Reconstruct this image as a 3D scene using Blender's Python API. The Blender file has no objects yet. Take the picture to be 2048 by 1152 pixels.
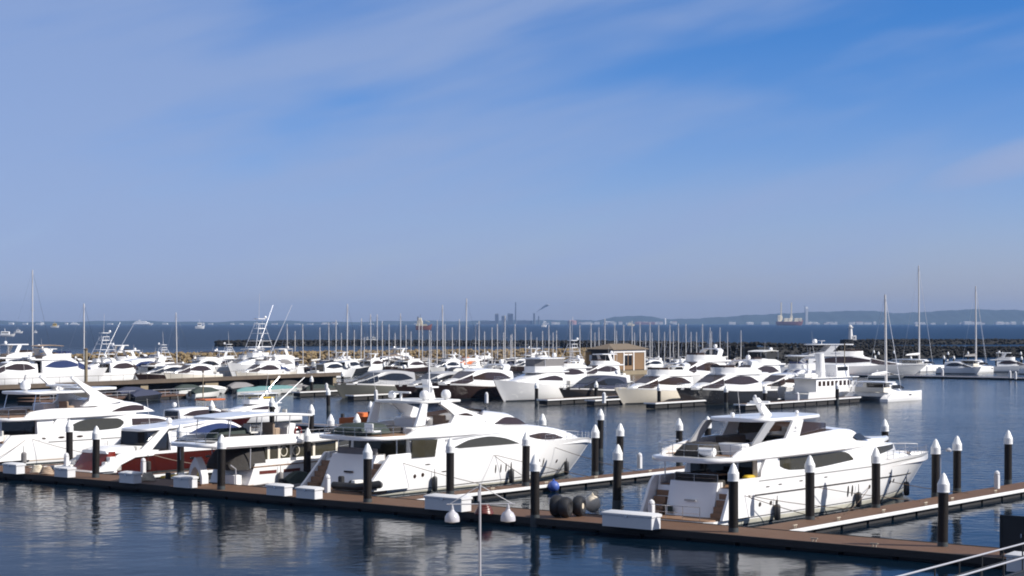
import bpy, math, random
from mathutils import Vector, Matrix
random.seed(7)
sc = bpy.context.scene
COL = sc.collection
# ---------------------------------------------------------------- frame of reference
F, YH, H = 3600.0, 646.0, 12.0           # focal length and horizon row of the 2048 px photograph, camera height
U = Vector((.778, -.628, 0)); V = Vector((.628, .778, 0))     # along the main dock / along the finger docks
O = Vector((21.714, 90.789, 0))
HV = math.atan2(V.y, V.x); HU = math.atan2(U.y, U.x)
def P(s, t, z=0.0): return O + U*s + V*t + Vector((0, 0, z))
def G(px, py, z=0.0):                     # point of the place seen at a pixel, at height z
    Y = F*(H-z)/(py-YH); return Vector(((px-1024)/F*Y, Y, z))
def D(px, py, Y): return Vector(((px-1024)/F*Y, Y, H-(py-YH)*Y/F))
# ---------------------------------------------------------------- materials
def mat(name, col, rough=.5, metal=0.0, var=.12, scale=3.0, bump=0.0, bscale=None, spec=.5, coat=0.0, wave=None):
    m = bpy.data.materials.new(name); m.use_nodes = True
    nt = m.node_tree; b = nt.nodes['Principled BSDF']
    b.inputs['Roughness'].default_value = rough; b.inputs['Metallic'].default_value = metal
    b.inputs['Specular IOR Level'].default_value = spec; b.inputs['Coat Weight'].default_value = coat
    tc = nt.nodes.new('ShaderNodeTexCoord')
    n = nt.nodes.new('ShaderNodeTexNoise'); n.inputs['Scale'].default_value = scale; n.inputs['Detail'].default_value = 5
    nt.links.new(tc.outputs['Object'], n.inputs['Vector'])
    mx = nt.nodes.new('ShaderNodeMix'); mx.data_type = 'RGBA'
    mx.inputs[6].default_value = tuple(c*(1-var) for c in col)+(1,)
    mx.inputs[7].default_value = tuple(min(.95, c*(1+var)) for c in col)+(1,)
    nt.links.new(n.outputs['Fac'], mx.inputs[0]); out = mx.outputs[2]
    if wave:
        w = nt.nodes.new('ShaderNodeTexWave'); w.inputs['Scale'].default_value = wave[0]; w.bands_direction = wave[1]
        w.inputs['Distortion'].default_value = .3
        nt.links.new(tc.outputs['Object'], w.inputs['Vector'])
        r = nt.nodes.new('ShaderNodeMapRange'); r.inputs[1].default_value = 0; r.inputs[2].default_value = .25
        r.inputs[3].default_value = wave[2]; r.inputs[4].default_value = 1
        nt.links.new(w.outputs['Fac'], r.inputs[0])
        mm = nt.nodes.new('ShaderNodeMix'); mm.data_type = 'RGBA'; mm.blend_type = 'MULTIPLY'; mm.inputs[0].default_value = 1
        nt.links.new(out, mm.inputs[6]); nt.links.new(r.outputs[0], mm.inputs[7]); out = mm.outputs[2]
    nt.links.new(out, b.inputs['Base Color'])
    if bump:
        bn = nt.nodes.new('ShaderNodeTexNoise'); bn.inputs['Scale'].default_value = bscale or scale*4; bn.inputs['Detail'].default_value = 4
        nt.links.new(tc.outputs['Object'], bn.inputs['Vector'])
        bp = nt.nodes.new('ShaderNodeBump'); bp.inputs['Strength'].default_value = bump; bp.inputs['Distance'].default_value = .1
        nt.links.new(bn.outputs['Fac'], bp.inputs['Height']); nt.links.new(bp.outputs['Normal'], b.inputs['Normal'])
    return m
M = dict(
 white=mat('white_gelcoat', (.80,.79,.78), .16, var=.05, scale=.6, coat=.3),
 stain=mat('stained_gelcoat', (.50,.48,.40), .5, var=.35, scale=1.2),
 white2=mat('weathered_white_gelcoat', (.70,.69,.66), .4, var=.1, scale=.8),
 cream=mat('cream_gelcoat', (.72,.66,.56), .35, var=.05),
 grey=mat('grey_gelcoat', (.33,.33,.34), .35, var=.08),
 dkhull=mat('dark_brown_hull', (.035,.022,.02), .2, var=.15, coat=.4),
 nvhull=mat('dark_grey_hull', (.025,.026,.03), .2, var=.15, coat=.4),
 olive=mat('grey_green_hull', (.13,.13,.115), .35, var=.12),
 red=mat('dark_red_gelcoat', (.05,.008,.006), .22, var=.12, coat=.2),
 redbr=mat('bright_red_gelcoat', (.15,.016,.010), .25, var=.1, coat=.15),
 glass=mat('dark_tinted_glass', (.012,.012,.014), .06, var=.2, spec=.6),
 bglass=mat('brown_tinted_glass', (.036,.022,.018), .10, var=.2, spec=.5),
 blglass=mat('blue_tinted_glass', (.028,.038,.10), .08, var=.2, spec=.6),
 gglass=mat('green_tinted_glass', (.042,.038,.026), .08, var=.2, spec=.6),
 steel=mat('stainless_steel', (.62,.62,.63), .25, 1.0, var=.05),
 alu=mat('pale_aluminium', (.72,.72,.74), .35, .6, var=.06),
 black=mat('black_plastic', (.018,.018,.02), .5, var=.2, bump=.1),
 canvas=mat('dark_canvas', (.028,.024,.021), .8, var=.25, bump=.3, bscale=6),
 navy=mat('navy_canvas', (.022,.028,.06), .8, var=.2, bump=.2),
 grcanvas=mat('grey_canvas', (.19,.18,.18), .8, var=.18, bump=.3, bscale=5),
 teal=mat('teal_canvas', (.11,.24,.24), .75, var=.12),
 green=mat('dark_green_canvas', (.022,.034,.029), .8, var=.2, bump=.3),
 teak=mat('teak_planks', (.26,.15,.085), .6, var=.2, wave=(9,'Y',.55)),
 uphol=mat('white_upholstery', (.68,.66,.62), .7, var=.06),
 tanup=mat('tan_upholstery', (.33,.24,.17), .7, var=.1),
 maroon=mat('maroon_paint', (.12,.03,.025), .3, var=.1),
 boot=mat('antifouling_paint', (.035,.042,.045), .6, var=.25),
 pile=mat('black_pile_sleeve', (.012,.0095,.0085), .6, var=.5, scale=1.6, bump=.15, spec=.25),
 cap=mat('white_pile_cap', (.76,.76,.75), .45, var=.06),
 planks=mat('brown_dock_planks', (.118,.059,.030), .75, var=.3, scale=2.2, bump=.25, wave=(2.6,'X',.6)),
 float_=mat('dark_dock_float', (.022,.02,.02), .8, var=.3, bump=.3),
 strip=mat('white_fender_strip', (.66,.66,.66), .5, var=.15, scale=2),
 box=mat('white_fibreglass', (.60,.60,.61), .45, var=.06),
 concrete=mat('tan_concrete', (.25,.20,.13), .85, var=.22, scale=.6, bump=.2),
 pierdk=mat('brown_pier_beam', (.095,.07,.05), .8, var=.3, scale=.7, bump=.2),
 roof=mat('brown_roof_tiles', (.155,.12,.085), .85, var=.25, scale=1.5, bump=.3),
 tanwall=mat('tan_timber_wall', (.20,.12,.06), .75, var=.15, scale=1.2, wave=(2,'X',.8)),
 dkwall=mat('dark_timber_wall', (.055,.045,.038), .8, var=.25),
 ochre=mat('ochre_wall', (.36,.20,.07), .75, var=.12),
 frame=mat('white_painted_frame', (.72,.70,.68), .5, var=.05),
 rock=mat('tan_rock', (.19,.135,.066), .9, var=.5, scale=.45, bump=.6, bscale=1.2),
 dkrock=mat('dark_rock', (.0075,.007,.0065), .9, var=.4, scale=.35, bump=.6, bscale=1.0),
 rope=mat('brown_rope', (.09,.06,.04), .9, var=.2),
 lightrope=mat('pale_rope', (.42,.36,.28), .9, var=.2),
 yellow=mat('yellow_plastic', (.55,.36,.02), .5, var=.1),
 orange=mat('orange_paint', (.52,.13,.03), .5, var=.1),
 blueb=mat('blue_vinyl', (.05,.10,.36), .5, var=.1),
 creamb=mat('cream_vinyl', (.62,.54,.42), .55, var=.15, scale=4),
 pipe=mat('white_painted_metal', (.38,.38,.41), .4, var=.05),
 shade=mat('pearl_lamp_glass', (.46,.45,.48), .25, var=.05),
 masts=mat('pale_mast_alloy', (.60,.58,.57), .45, 0.0, var=.06),
 gatem=mat('dark_gate_steel', (.012,.013,.015), .6, var=.2),
 shore=mat('far_green_hills', (.03,.045,.045), .9, var=.4, scale=.004),
 ctyw=mat('pale_render_wall', (.62,.60,.56), .8, var=.1, scale=.05),
 ctyd=mat('grey_industrial_steel', (.10,.10,.11), .8, var=.2, scale=.05),
 ctyr=mat('red_tile_roof', (.28,.15,.13), .8, var=.2, scale=.05),
 shipred=mat('red_ship_hull', (.20,.075,.062), .5, var=.15, scale=.1),
 shipcream=mat('cream_ship_paint', (.72,.64,.48), .5, var=.1, scale=.1),
)
# ---------------------------------------------------------------- geometry helpers
def curve(pts):
    xs = [p[0] for p in pts]; ys = [p[1] for p in pts]; n = len(xs)
    if n == 1: return lambda x: ys[0]
    d = [(ys[i+1]-ys[i])/max(1e-6, xs[i+1]-xs[i]) for i in range(n-1)]
    m = [d[0]]+[0 if d[i-1]*d[i] <= 0 else 2*d[i-1]*d[i]/(d[i-1]+d[i]) for i in range(1, n-1)]+[d[-1]]
    def f(x):
        if x <= xs[0]: return ys[0]
        if x >= xs[-1]: return ys[-1]
        i = 0
        while x > xs[i+1]: i += 1
        h = max(1e-6, xs[i+1]-xs[i]); q = (x-xs[i])/h
        return ys[i]*(1+2*q)*(1-q)**2 + m[i]*h*q*(1-q)**2 + ys[i+1]*q*q*(3-2*q) + m[i+1]*h*q*q*(q-1)
    return f
def cv(p): return p if callable(p) else (lambda x, c=p: c) if isinstance(p, (int, float)) else curve(p)
def rng(a, b, n): return [a+(b-a)*i/(n-1) for i in range(n)]
class MB:
    def __init__(s): s.v = []; s.f = []
    def loft(s, rings, closed=True, cap0=True, cap1=True):
        n = len(rings[0]); k = len(s.v)
        for r in rings: s.v += [tuple(p) for p in r]
        for i in range(len(rings)-1):
            for j in range(n if closed else n-1):
                a = k+i*n+j; b = k+i*n+(j+1) % n
                s.f.append((a, b, b+n, a+n))
        if cap0: s.f.append(tuple(k+j for j in reversed(range(n))))
        if cap1: s.f.append(tuple(k+(len(rings)-1)*n+j for j in range(n)))
        return s
    def box(s, x0, x1, y0, y1, z0, z1, c=0.0):
        if c <= 0: return s.loft([[(x0,y0,z),(x1,y0,z),(x1,y1,z),(x0,y1,z)] for z in (z0, z1)])
        def ring(i, z): return [(x0+i+c,y0+i,z),(x1-i-c,y0+i,z),(x1-i,y0+i+c,z),(x1-i,y1-i-c,z),(x1-i-c,y1-i,z),(x0+i+c,y1-i,z),(x0+i,y1-i-c,z),(x0+i,y0+i+c,z)]
        return s.loft([ring(0, z0), ring(0, z1-c), ring(c*.8, z1)])
    def tube(s, pts, r, n=6, r1=None):
        pts = [Vector(p) for p in pts]; rings = []
        for i, p in enumerate(pts):
            d = (pts[min(i+1, len(pts)-1)]-pts[max(i-1, 0)]).normalized()
            a = d.cross(Vector((0,0,1)) if abs(d.z) < .9 else Vector((1,0,0))).normalized(); b = d.cross(a)
            rr = r if r1 is None else r+(r1-r)*i/(len(pts)-1)
            rings.append([p+(a*math.cos(q)+b*math.sin(q))*rr for q in [2*math.pi*j/n for j in range(n)]])
        return s.loft(rings)
    def lathe(s, c, prof, n=14):
        c = Vector(c)
        return s.loft([[c+Vector((r*math.cos(q), r*math.sin(q), z)) for q in [2*math.pi*j/n for j in range(n)]] for r, z in prof])
    def ball(s, c, r, sq=(1,1,1), n=12, m=8):
        c = Vector(c)
        return s.loft([[c+Vector((r*sq[0]*math.sin(a)*math.cos(q), r*sq[1]*math.sin(a)*math.sin(q), -r*sq[2]*math.cos(a))) for q in [2*math.pi*j/n for j in range(n)]] for a in [math.pi*(.02+.96*i/m) for i in range(m+1)]])
    def prism(s, poly, y0, y1):          # polygon in x,z extruded along y
        return s.loft([[(x, y, z) for x, z in poly] for y in (y0, y1)])
    def plate(s, poly, z0, z1):          # polygon in x,y extruded along z
        return s.loft([[(x, y, z) for x, y in poly] for z in (z0, z1)])
    def wall(s, path, z0, z1, th=.1, tilt=0.0):   # thin wall along an x,y path; heights may be functions of x
        z0, z1 = cv(z0), cv(z1); rings = []
        for i, p in enumerate(path):
            a = path[max(i-1, 0)]; b = path[min(i+1, len(path)-1)]
            d = Vector((b[0]-a[0], b[1]-a[1])).normalized(); nx, ny = -d.y*th/2, d.x*th/2
            x, y = p[0], p[1]; lo, hi = z0(x), z1(x); tx, ty = nx/th*2*tilt, ny/th*2*tilt
            rings.append([(x+nx, y+ny, lo), (x+nx+tx, y+ny+ty, hi), (x-nx+tx, y-ny+ty, hi), (x-nx, y-ny, lo)])
        return s.loft(rings)
    def house(s, zb, zt, wb, wt, x0, x1, r=.12, n=22, crown=.05):   # smooth superstructure body lofted along x
        zb, zt, wb, wt, r = cv(zb), cv(zt), cv(wb), cv(wt), cv(r); rings = []
        for x in rng(x0, x1, n):
            a, b, c, d, q = zb(x), zt(x), wb(x), wt(x), r(x); b = max(b, a+.03); q = min(q, (b-a)*.45, d*.6)
            half = [(c, a), (d, b-q), (d-q*.3, b-q*.3), (d-q, b), (0, b+crown*d)]
            ring = [(x, -y, z) for y, z in half]+[(x, y, z) for y, z in reversed(half[:-1])]
            rings.append(ring)
        return s.loft(rings)
    def patch(s, up, lo, side, sg, off=.02, n=20, m=5):   # window or stripe lying on a body's side, with a rim
        up, lo = cv(up), cv(lo); xs = s._xs; rows = []
        for x in rng(xs[0], xs[1], n):
            a, b = lo(x), max(up(x), lo(x)+.005)
            col = [(x, sg*(side(x, z)+off), z) for z in rng(a, b, m)]
            rows.append([(x, sg*(side(x, a)-.06), a)]+col+[(x, sg*(side(x, b)-.06), b)])
        return s.loft(rows)
    def span(s, a, b): s._xs = (a, b); return s
    def build(s, name, m, parent=None, shift=(0,0,0), loc=None, rot=0, smooth=True, ang=.6):
        sh = Vector(shift)
        me = bpy.data.meshes.new(name); me.from_pydata([tuple(Vector(p)-sh) for p in s.v], [], s.f); me.update()
        if smooth:
            me.shade_smooth(); me.set_sharp_from_angle(angle=ang)
        me.materials.append(M[m] if isinstance(m, str) else m)
        o = bpy.data.objects.new(name, me); COL.objects.link(o)
        if parent is not None: o.parent = parent
        if loc is not None: o.location = loc; o.rotation_euler.z = rot
        return o
def tag(o, label=None, cat=None, group=None, kind=None):
    for k, x in (('label', label), ('category', cat), ('group', group), ('kind', kind)):
        if x: o[k] = x
    return o
def empty(name, loc, rot=0):
    o = bpy.data.objects.new(name, None); COL.objects.link(o); o.empty_display_size = .3
    o.location = loc; o.rotation_euler.z = rot; return o
KIDS = {}
def copy_tree(o, parent=None):
    c = o.copy(); COL.objects.link(c)
    if parent is not None: c.parent = parent
    for ch in list(o.children): copy_tree(ch, c)
    return c
# ---------------------------------------------------------------- boats
class Boat:
    """x runs from stern to bow, starboard is -y, z is up from the water"""
    def __init__(s, name, label, cat, loc, rot, x0=0.0, group=None):
        s.root = empty(name, loc, rot); tag(s.root, label, cat, group); s.x0 = x0
    def part(s, name, mb, m, parent=None, ang=.6, label=None):
        o = mb.build(name, m, parent or s.root, (s.x0, 0, 0), ang=ang)
        if label: o['label'] = label
        return o
    def hull(s, m, sheer, hb, stern, bow, tm=.42, pw=(1.7, 2.7), wl=.86, taper=.1, deck='white2', dk=.12, n=30, boot='boot', bulge=0, keel=-.8):
        sh = cv(sheer); lv = [-.3, 0.0, .12, .45, .8, 1.0]
        rat = [.45, wl, wl+(1-wl)*.35, wl+(1-wl)*.7, .985, 1.0]
        def ends(w): 
            q = max(0, w); return stern[0]+(stern[1]-stern[0])*q-(0 if w >= 0 else -.4), bow[0]+(bow[1]-bow[0])*q**.85-(0 if w >= 0 else (bow[1]-bow[0])*.5+.3)
        def half(t, w, ra):
            p = pw[0]+(pw[1]-pw[0])*max(0, w)
            b = 1-max(0, (t-tm)/(1-tm))**p if t > tm else 1-taper*((tm-t)/tm)**2
            return max(.03+.05*max(0, w), hb*ra*b)
        ts = [1-(1-i/(n-1))**1.35 for i in range(n)]
        def pt(t, k):
            w = lv[k]; a, b = ends(w); x = a+(b-a)*t
            if w < 0: return x, half(t, w, rat[k]), keel
            a1, b1 = ends(1.0); return x, half(t, w, rat[k]), .0+w*sh(a1+(b1-a1)*t)
        rings = []
        for t in ts:
            h = [pt(t, k) for k in range(len(lv))]
            x, y, z = h[-1]; yi = max(.01, y-.1)
            h += [(x, yi, z), (x, yi, z-dk)]
            rings.append([(q[0], -q[1], q[2]) for q in h]+[(q[0], q[1], q[2]) for q in reversed(h)])
        mb = MB(); mb.loft(rings, closed=False, cap0=False, cap1=False)
        nn = len(rings[0])
        mb.f.append(tuple(reversed([i for i in range(nn)])))
        for i in range(len(rings)-1): mb.f.append((i*nn, (i+1)*nn, (i+1)*nn+nn-1, i*nn+nn-1))
        o = s.part('hull', mb, m); s.h = o
        db = MB(); rows = []
        for t in ts:
            x, y, z = pt(t, len(lv)-1); y = max(.01, y-.085); rows.append([(x, -y, z-dk+.01), (x, 0, z-dk+.05), (x, y, z-dk+.01)])
        db.loft(rows, closed=False, cap0=False, cap1=False)
        s.part('deck', db, deck)
        def side(x, z):
            a1, b1 = ends(1.0); t1 = min(1, max(0, (x-a1)/(b1-a1))); zz = sh(x); w = min(1, max(0, z/zz))
            a, b = ends(w); t = min(1, max(0, (x-a)/(b-a)))
            k = 1
            while k < len(lv)-2 and w > lv[k+1]: k += 1
            q = (w-lv[k])/(lv[k+1]-lv[k]); return half(t, w, rat[k]+(rat[k+1]-rat[k])*q)
        s.side = side; s.sheer = sh; s.ends = ends
        if boot: s.stripe('boot_stripe', boot, ends(.06)[0]+.1, ends(.06)[1]-.5, .02, .16)
        return s
    def stripe(s, name, m, x0, x1, z0, z1, off=.012, n=24, both=True):
        a, b = cv(z0), cv(z1)
        for sg in (-1, 1) if both else (-1,):
            s.part(name, MB().span(x0, x1).patch(b, a, s.side, sg, off, n, 3), m)
    def window(s, name, m, x0, x1, up, lo, side, off=.02, n=18, sides=(-1, 1), parent=None):
        for sg in sides: s.part(name, MB().span(x0, x1).patch(up, lo, side, sg, off, n), m, parent)
    def ports(s, pts, m='glass', r=.13, rz=None, name='porthole'):
        for x, z in pts:
            for sg in (-1, 1):
                mb = MB(); q = [2*math.pi*i/10 for i in range(10)]; rz_ = rz or r
                mb.loft([[(x+k*r*math.cos(a), sg*(s.side(x+k*r*math.cos(a), z+k*rz_*math.sin(a))+o), z+k*rz_*math.sin(a)) for a in q] for k, o in ((1.0, -.05), (1.0, .015), (.6, .02))])
                s.part(name, mb, m)
    def rail(s, pts, h=.7, gap=1.2, r=.018, m='steel', name='guard_rail', mid=True):
        mb = MB(); pts = [Vector(p) for p in pts]; top = [p+Vector((0,0,h)) for p in pts]
        mb.tube(top, r, 5)
        if mid: mb.tube([p+Vector((0,0,h*.5)) for p in pts], r*.6, 4)
        L = 0
        for i in range(len(pts)-1):
            d = (pts[i+1]-pts[i]).length; k = max(1, int(d/gap))
            for j in range(k+(i == len(pts)-2)):
                p = pts[i].lerp(pts[i+1], j/k); mb.tube([p, p+Vector((0,0,h))], r, 5)
        return s.part(name, mb, m)
    def toprail(s, x0, x1, h=.65, inset=.12, n=9, gap=1.4):
        xs = rng(x0, x1, n)
        for sg in (-1, 1):
            s.rail([(x, sg*max(.06, s.side(x, s.sheer(x))-inset), s.sheer(x)-.02) for x in xs], h, gap)
    def slab(s, name, m, x0, x1, hw, z0, z1, parent=None, n=20, er=.9, nose=None):   # deck plate with rounded plan ends
        hw, a, b = cv(hw), cv(z0), cv(z1); rings = []
        for i in range(n):
            q = i/(n-1); q = .5-.5*math.cos(math.pi*q); x = x0+(x1-x0)*q
            e = min(1, (x-x0)/er+.02); e2 = min(1, (x1-x)/(nose or er)+.02)
            w = hw(x)*math.sqrt(1-(1-e)**2)*.35+hw(x)*.65*min(1, .55+.45*math.sqrt(max(0, 1-(1-e)**2)))
            w *= (.55+.45*math.sqrt(max(0, 1-(1-e2)**2)))
            lo, hi = a(x), b(x); c = (hi-lo)*.3
            rings.append([(x, -w+c, lo), (x, -w, lo+c), (x, -w, hi-c), (x, -w+c, hi), (x, 0, hi+.03), (x, w-c, hi), (x, w, hi-c), (x, w, lo+c), (x, w-c, lo)])
        return s.part(name, MB().loft(rings), m, parent)
    def dome(s, x, y, z, r, name='radar_dome', m='white', parent=None):
        mb = MB().lathe((x, y, z), [(r*.35, 0), (r*.4, r*.3), (r*.9, r*.45), (r, r*.9), (r*.92, r*1.5), (r*.6, r*1.95), (.02, r*2.1)], 12)
        return s.part(name, mb, m, parent)
    def whip(s, x, y, z, h, r=.03, lean=0, name='antenna', m='masts'):
        return s.part(name, MB().tube([(x, y, z), (x-lean, y, z+h)], r, 5, r*.6), m)
def lens(x0, x1, zc, h, dz=0):      # almond window outline
    n = 9; up = []; lo = []
    for i in range(n):
        q = i/(n-1); x = x0+(x1-x0)*q; c = zc+dz*q; up.append((x, c+h*.75*math.sin(math.pi*q)**.8)); lo.append((x, c-h*.25*math.sin(math.pi*q)**.8))
    return up, lo
CLOUD_ROT=35; CLOUD_LOC=(11.5,8.3,1)
# ================================================================ the five yachts moored stern-to along the main dock
def seat(b, x0, x1, y0, y1, z, m='uphol', back=None, name='bench_seat', h=.42):
    mb = MB().box(x0, x1, y0, y1, z, z+h, .06)
    if back == 'x-': mb.box(x0-.18, x0-.005, y0, y1, z, z+h+.4, .05)
    if back == 'x+': mb.box(x1+.005, x1+.18, y0, y1, z, z+h+.4, .05)
    return b.part(name, mb, m)
def fender(name, x, y, z, r, h, b, m='black'):
    return b.part(name, MB().lathe((x, y, z), [(.02, -h), (r*.7, -h*.93), (r, -h*.75), (r, h*.75), (r*.7, h*.93), (.03, h), (.02, h+.5)], 10), m)
def helm(b, x, y, z):
    b.part('helm_console', MB().prism([(x, z), (x+.7, z), (x+.9, z+.95), (x+.35, z+1.05), (x+.05, z+.7)], y-.7, y+.7), 'white')
    seat(b, x-1.1, x-.5, y-.6, y+.6, z+.2, 'tanup', 'x-', 'helm_seat', .5)

# ---- the large white flybridge yacht on the right
b = Boat('motor_yacht', 'large white flybridge yacht with radar fin, thin dark hull stripe and yellow cushion', 'yacht', P(-18.4, 4.0), HV, 4.0, 'large yachts on the main dock')
E_ = b
b.hull('white', [(5, 2.85), (14, 2.80), (22, 2.84), (27, 2.98), (33, 2.86), (36.2, 2.7)], 2.95, (4.9, 5.6), (32.2, 36.2), tm=.5, pw=(1.9, 3.0), wl=.9, dk=.55, deck='teak')
b.stripe('rubbing_strake', 'canvas', 5.9, 29.8, [(5.9, 1.74), (22, 1.74), (29.8, 1.6)], [(5.9, 1.82), (22, 1.82), (29.8, 1.67)], .03, 40)
b.stripe('knuckle_line', 'canvas', 6, 31.5, [(6, .47), (26, .5), (31.5, .62)], [(6, .52), (26, .55), (31.5, .66)], .012, 40)
b.stripe('waterline_stain', 'stain', 6, 31.5, .17, [(6, .40), (31.5, .45)], .008, 40)
b.stripe('toe_rail', 'canvas', 8.2, 34.5, [(8.2, 2.58), (22, 2.60), (28, 2.72), (34.5, 2.6)], [(8.2, 2.62), (22, 2.64), (28, 2.76), (34.5, 2.63)], .012, 40)
b.ports([(8.4, 1.2), (9.6, 1.2), (10.25, 1.2), (6.1, 1.15), (6.3, 1.98), (21.9, 1.3), (25.3, 1.36), (25.9, 1.42)], 'canvas', .14)
b.ports([(18.95, 1.22), (19.5, 1.22)], 'glass', .11, .38, 'oval_window')
b.ports([(7.6, 2.15), (9.2, 2.2), (10.6, 2.25), (13, 2.3), (16, 2.33), (25, 2.0)], 'canvas', .22, .035, 'hull_vent')
b.slab('swim_platform', 'teak', 2.9, 6.2, 2.5, .38, .62, er=.5, nose=.1)
b.part('platform_edge', MB().wall([(4.9, -2.62), (3.4, -2.58), (2.95, -2.2), (2.86, 0), (2.95, 2.2), (3.4, 2.58), (4.9, 2.62)], .30, .56, .07), 'white')
# bulging transom with stairs on both sides and wings
b.part('transom_garage_door', MB().loft([[(5.0+.5*q+.03*0-.45*math.cos(a*.9)*(1-q*.35), 1.75*math.sin(a), .63+2.0*q) for a in rng(-1.25, 1.25, 11)]+[(5.9, 1.75*math.sin(a), .63+2.0*q) for a in rng(1.25, -1.25, 11)] for q in rng(0, 1, 6)]), 'white')
b.part('hull_lettering', MB().box(4.69, 4.75, -.55, .25, 1.52, 1.62), 'grey')
b.part('deck_hatch', MB().box(4.50, 4.56, .95, 1.3, .75, 1.2), 'green')
for sg in (-1, 1):
    mb = MB()
    for k in range(5): mb.box(4.35+.32*k, 4.35+.32*(k+1)+.3, sg*2.2-.42, sg*2.2+.42, .6, .92+.36*k)
    b.part('boarding_steps', mb, 'teak')
    b.part('stern_wing', MB().prism([(3.9, .6), (4.1, 1.0), (4.9, 2.5), (5.3, 2.86), (7.4, 2.86), (7.4, .6)], sg*2.82-.09, sg*2.82+.09), 'white')
b.rail([(3.05, -1.9, .62), (3.0, 1.6, .62)], .75, 1.0, .025)
b.rail([(5.6, -1.5, 2.62), (5.4, 0, 2.62), (5.6, 1.5, 2.62)], .45, .8, .02)
seat(b, 5.75, 6.5, -1.5, 1.5, 2.3, 'canvas', 'x-', 'cockpit_bench')
b.part('cockpit_table', MB().box(7.0, 7.8, -.8, .8, 2.9, 2.98, .02).tube([(7.4, 0, 2.25), (7.4, 0, 2.92)], .08), 'teak')
b.part('yellow_cushion', MB().box(7.4, 8.3, -2.5, -2.0, 2.55, 2.95, .1), 'yellow')
# main-deck house
zt = lambda x: 3.9
hw = cv([(8.4, 2.5), (20, 2.42), (24, 2.1), (27.5, 1.45), (29.6, .75)])
b.part('deckhouse', MB().house(2.3, [(8.4, 3.92), (28.6, 3.80), (29.7, 3.3)], lambda x: hw(x)+.08, hw, 8.4, 29.7, .1, 30, .0), 'white')
hs = lambda x, z: hw(x)+.08*(3.9-z)/1.6
b.window('side_window', 'gglass', 11.0, 20.4, [(11, 3.80), (18.9, 3.76), (20.0, 3.5), (20.4, 3.22)], [(11, 3.3), (12, 3.02), (14.8, 2.93), (20.4, 3.14)], hs)
b.window('forward_window', 'gglass', 24.2, 28.4, [(24.2, 3.74), (28.4, 3.70)], [(24.2, 3.2), (28.4, 3.4)], hs)
b.part('salon_door', MB().box(8.33, 8.395, -2.2, 2.2, 2.35, 3.8), 'glass')
for sg in (-1, 1): b.part('cockpit_wing', MB().prism([(8.4, 2.3), (10.6, 2.3), (10.4, 3.85), (9.0, 3.85), (8.5, 3.2)], sg*2.62-.1, sg*2.62+.1), 'white')
for sg in (-1, 1): b.part('deck_post', MB().tube([(6.1, sg*2.55, 2.5), (6.1, sg*2.55, 3.88)], .045, 8), 'steel')
b.part('foredeck_trunk', MB().house(2.3, [(27, 3.1), (31, 2.95), (32.4, 2.6)], [(27, 1.5), (32.4, .7)], [(27, 1.3), (32.4, .55)], 26.5, 32.6, .15, 12), 'white')
# upper deck
fw = cv([(5.0, 2.62), (6, 2.8), (12, 2.82), (18, 2.7), (22, 2.35), (26, 1.5), (29.8, .22)])
b.slab('boat_deck', 'white', 3.9, 29.8, lambda x: fw(max(5, x)), 3.84, 4.13, er=1.2, nose=.3)
zb = cv([(5.7, 4.16), (6.2, 4.45), (7.8, 4.72), (9.7, 4.92), (13, 5.0), (16, 5.14), (18.3, 5.2), (20.2, 5.12)])
for sg in (-1, 1):
    b.part('flybridge_coaming', MB().wall([(x, sg*(fw(x)-.1)) for x in rng(5.6, 19.5, 26)], 4.0, zb, .16, -.15*sg), 'white')
b.part('pilothouse_nose', MB().house(4.0, [(18.2, 5.2), (20.7, 5.1), (21.2, 4.98), (22.3, 4.62), (23.6, 4.38), (26.7, 4.2), (29.3, 4.12)], lambda x: fw(x)-.02, lambda x: fw(x)*.9-.06, 18.2, 29.4, [(18, .25), (29, .06)], 34, .06), 'white')
ns = lambda x, z: fw(x)-.02-.1*(z-4.1)*fw(x)
b.window('pilothouse_window', 'glass', 20.6, 23.6, [(20.6, 4.62), (21.5, 4.82), (22.4, 4.52), (23.6, 4.36)], [(20.6, 4.58), (21.2, 4.4), (23.6, 4.32)], ns, .03)
b.part('pilothouse_windscreen', MB().loft([[(x+.03, y, z+.05) for y in rng(-w, w, 7)]+[(x-.02, y, z-.1) for y in rng(w, -w, 7)] for x, z, w in ((21.3, 4.98, 1.9), (22.3, 4.66, 1.75), (23.4, 4.44, 1.6))]), 'glass')
b.part('flybridge_floor', MB().box(6.0, 18.0, -2.45, 2.45, 4.12, 4.17), 'teak')
for sg in (-1, 1):
    seat(b, 8.0, 10.8, sg*1.95-.4, sg*1.95+.4, 4.18, 'tanup', None, 'sofa')
    seat(b, 11.4, 14.2, sg*1.95-.45, sg*1.95+.45, 4.18, 'canvas', None, 'sofa')
b.part('sun_pad', MB().box(15.5, 17.8, -.2, 1.9, 4.18, 4.75, .1), 'canvas')
b.part('bar_counter', MB().box(9.2, 11.4, .1, 1.0, 4.18, 5.1, .06), 'canvas')
helm(b, 16.2, -1.2, 4.18)
b.part('tender_cover', MB().house(4.16, [(4.6, 4.5), (5.5, 4.9), (7.2, 4.85), (7.7, 4.5)], 1.0, .8, 4.6, 7.7, .2, 10), 'canvas')
b.part('deck_locker', MB().box(6.9, 7.9, -2.3, -.6, 4.16, 4.85, .08), 'white')
b.part('life_raft_canister', MB().tube([(4.9, -1.7, 4.45), (4.9, -.7, 4.45)], .26, 10), 'white')
b.rail([(7.6, -2.6, 4.15), (5.4, -2.5, 4.15), (4.6, -1.8, 4.15), (4.3, 0, 4.15), (4.6, 1.8, 4.15), (5.4, 2.5, 4.15), (7.6, 2.6, 4.15)], .75, .9, .022)
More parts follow.
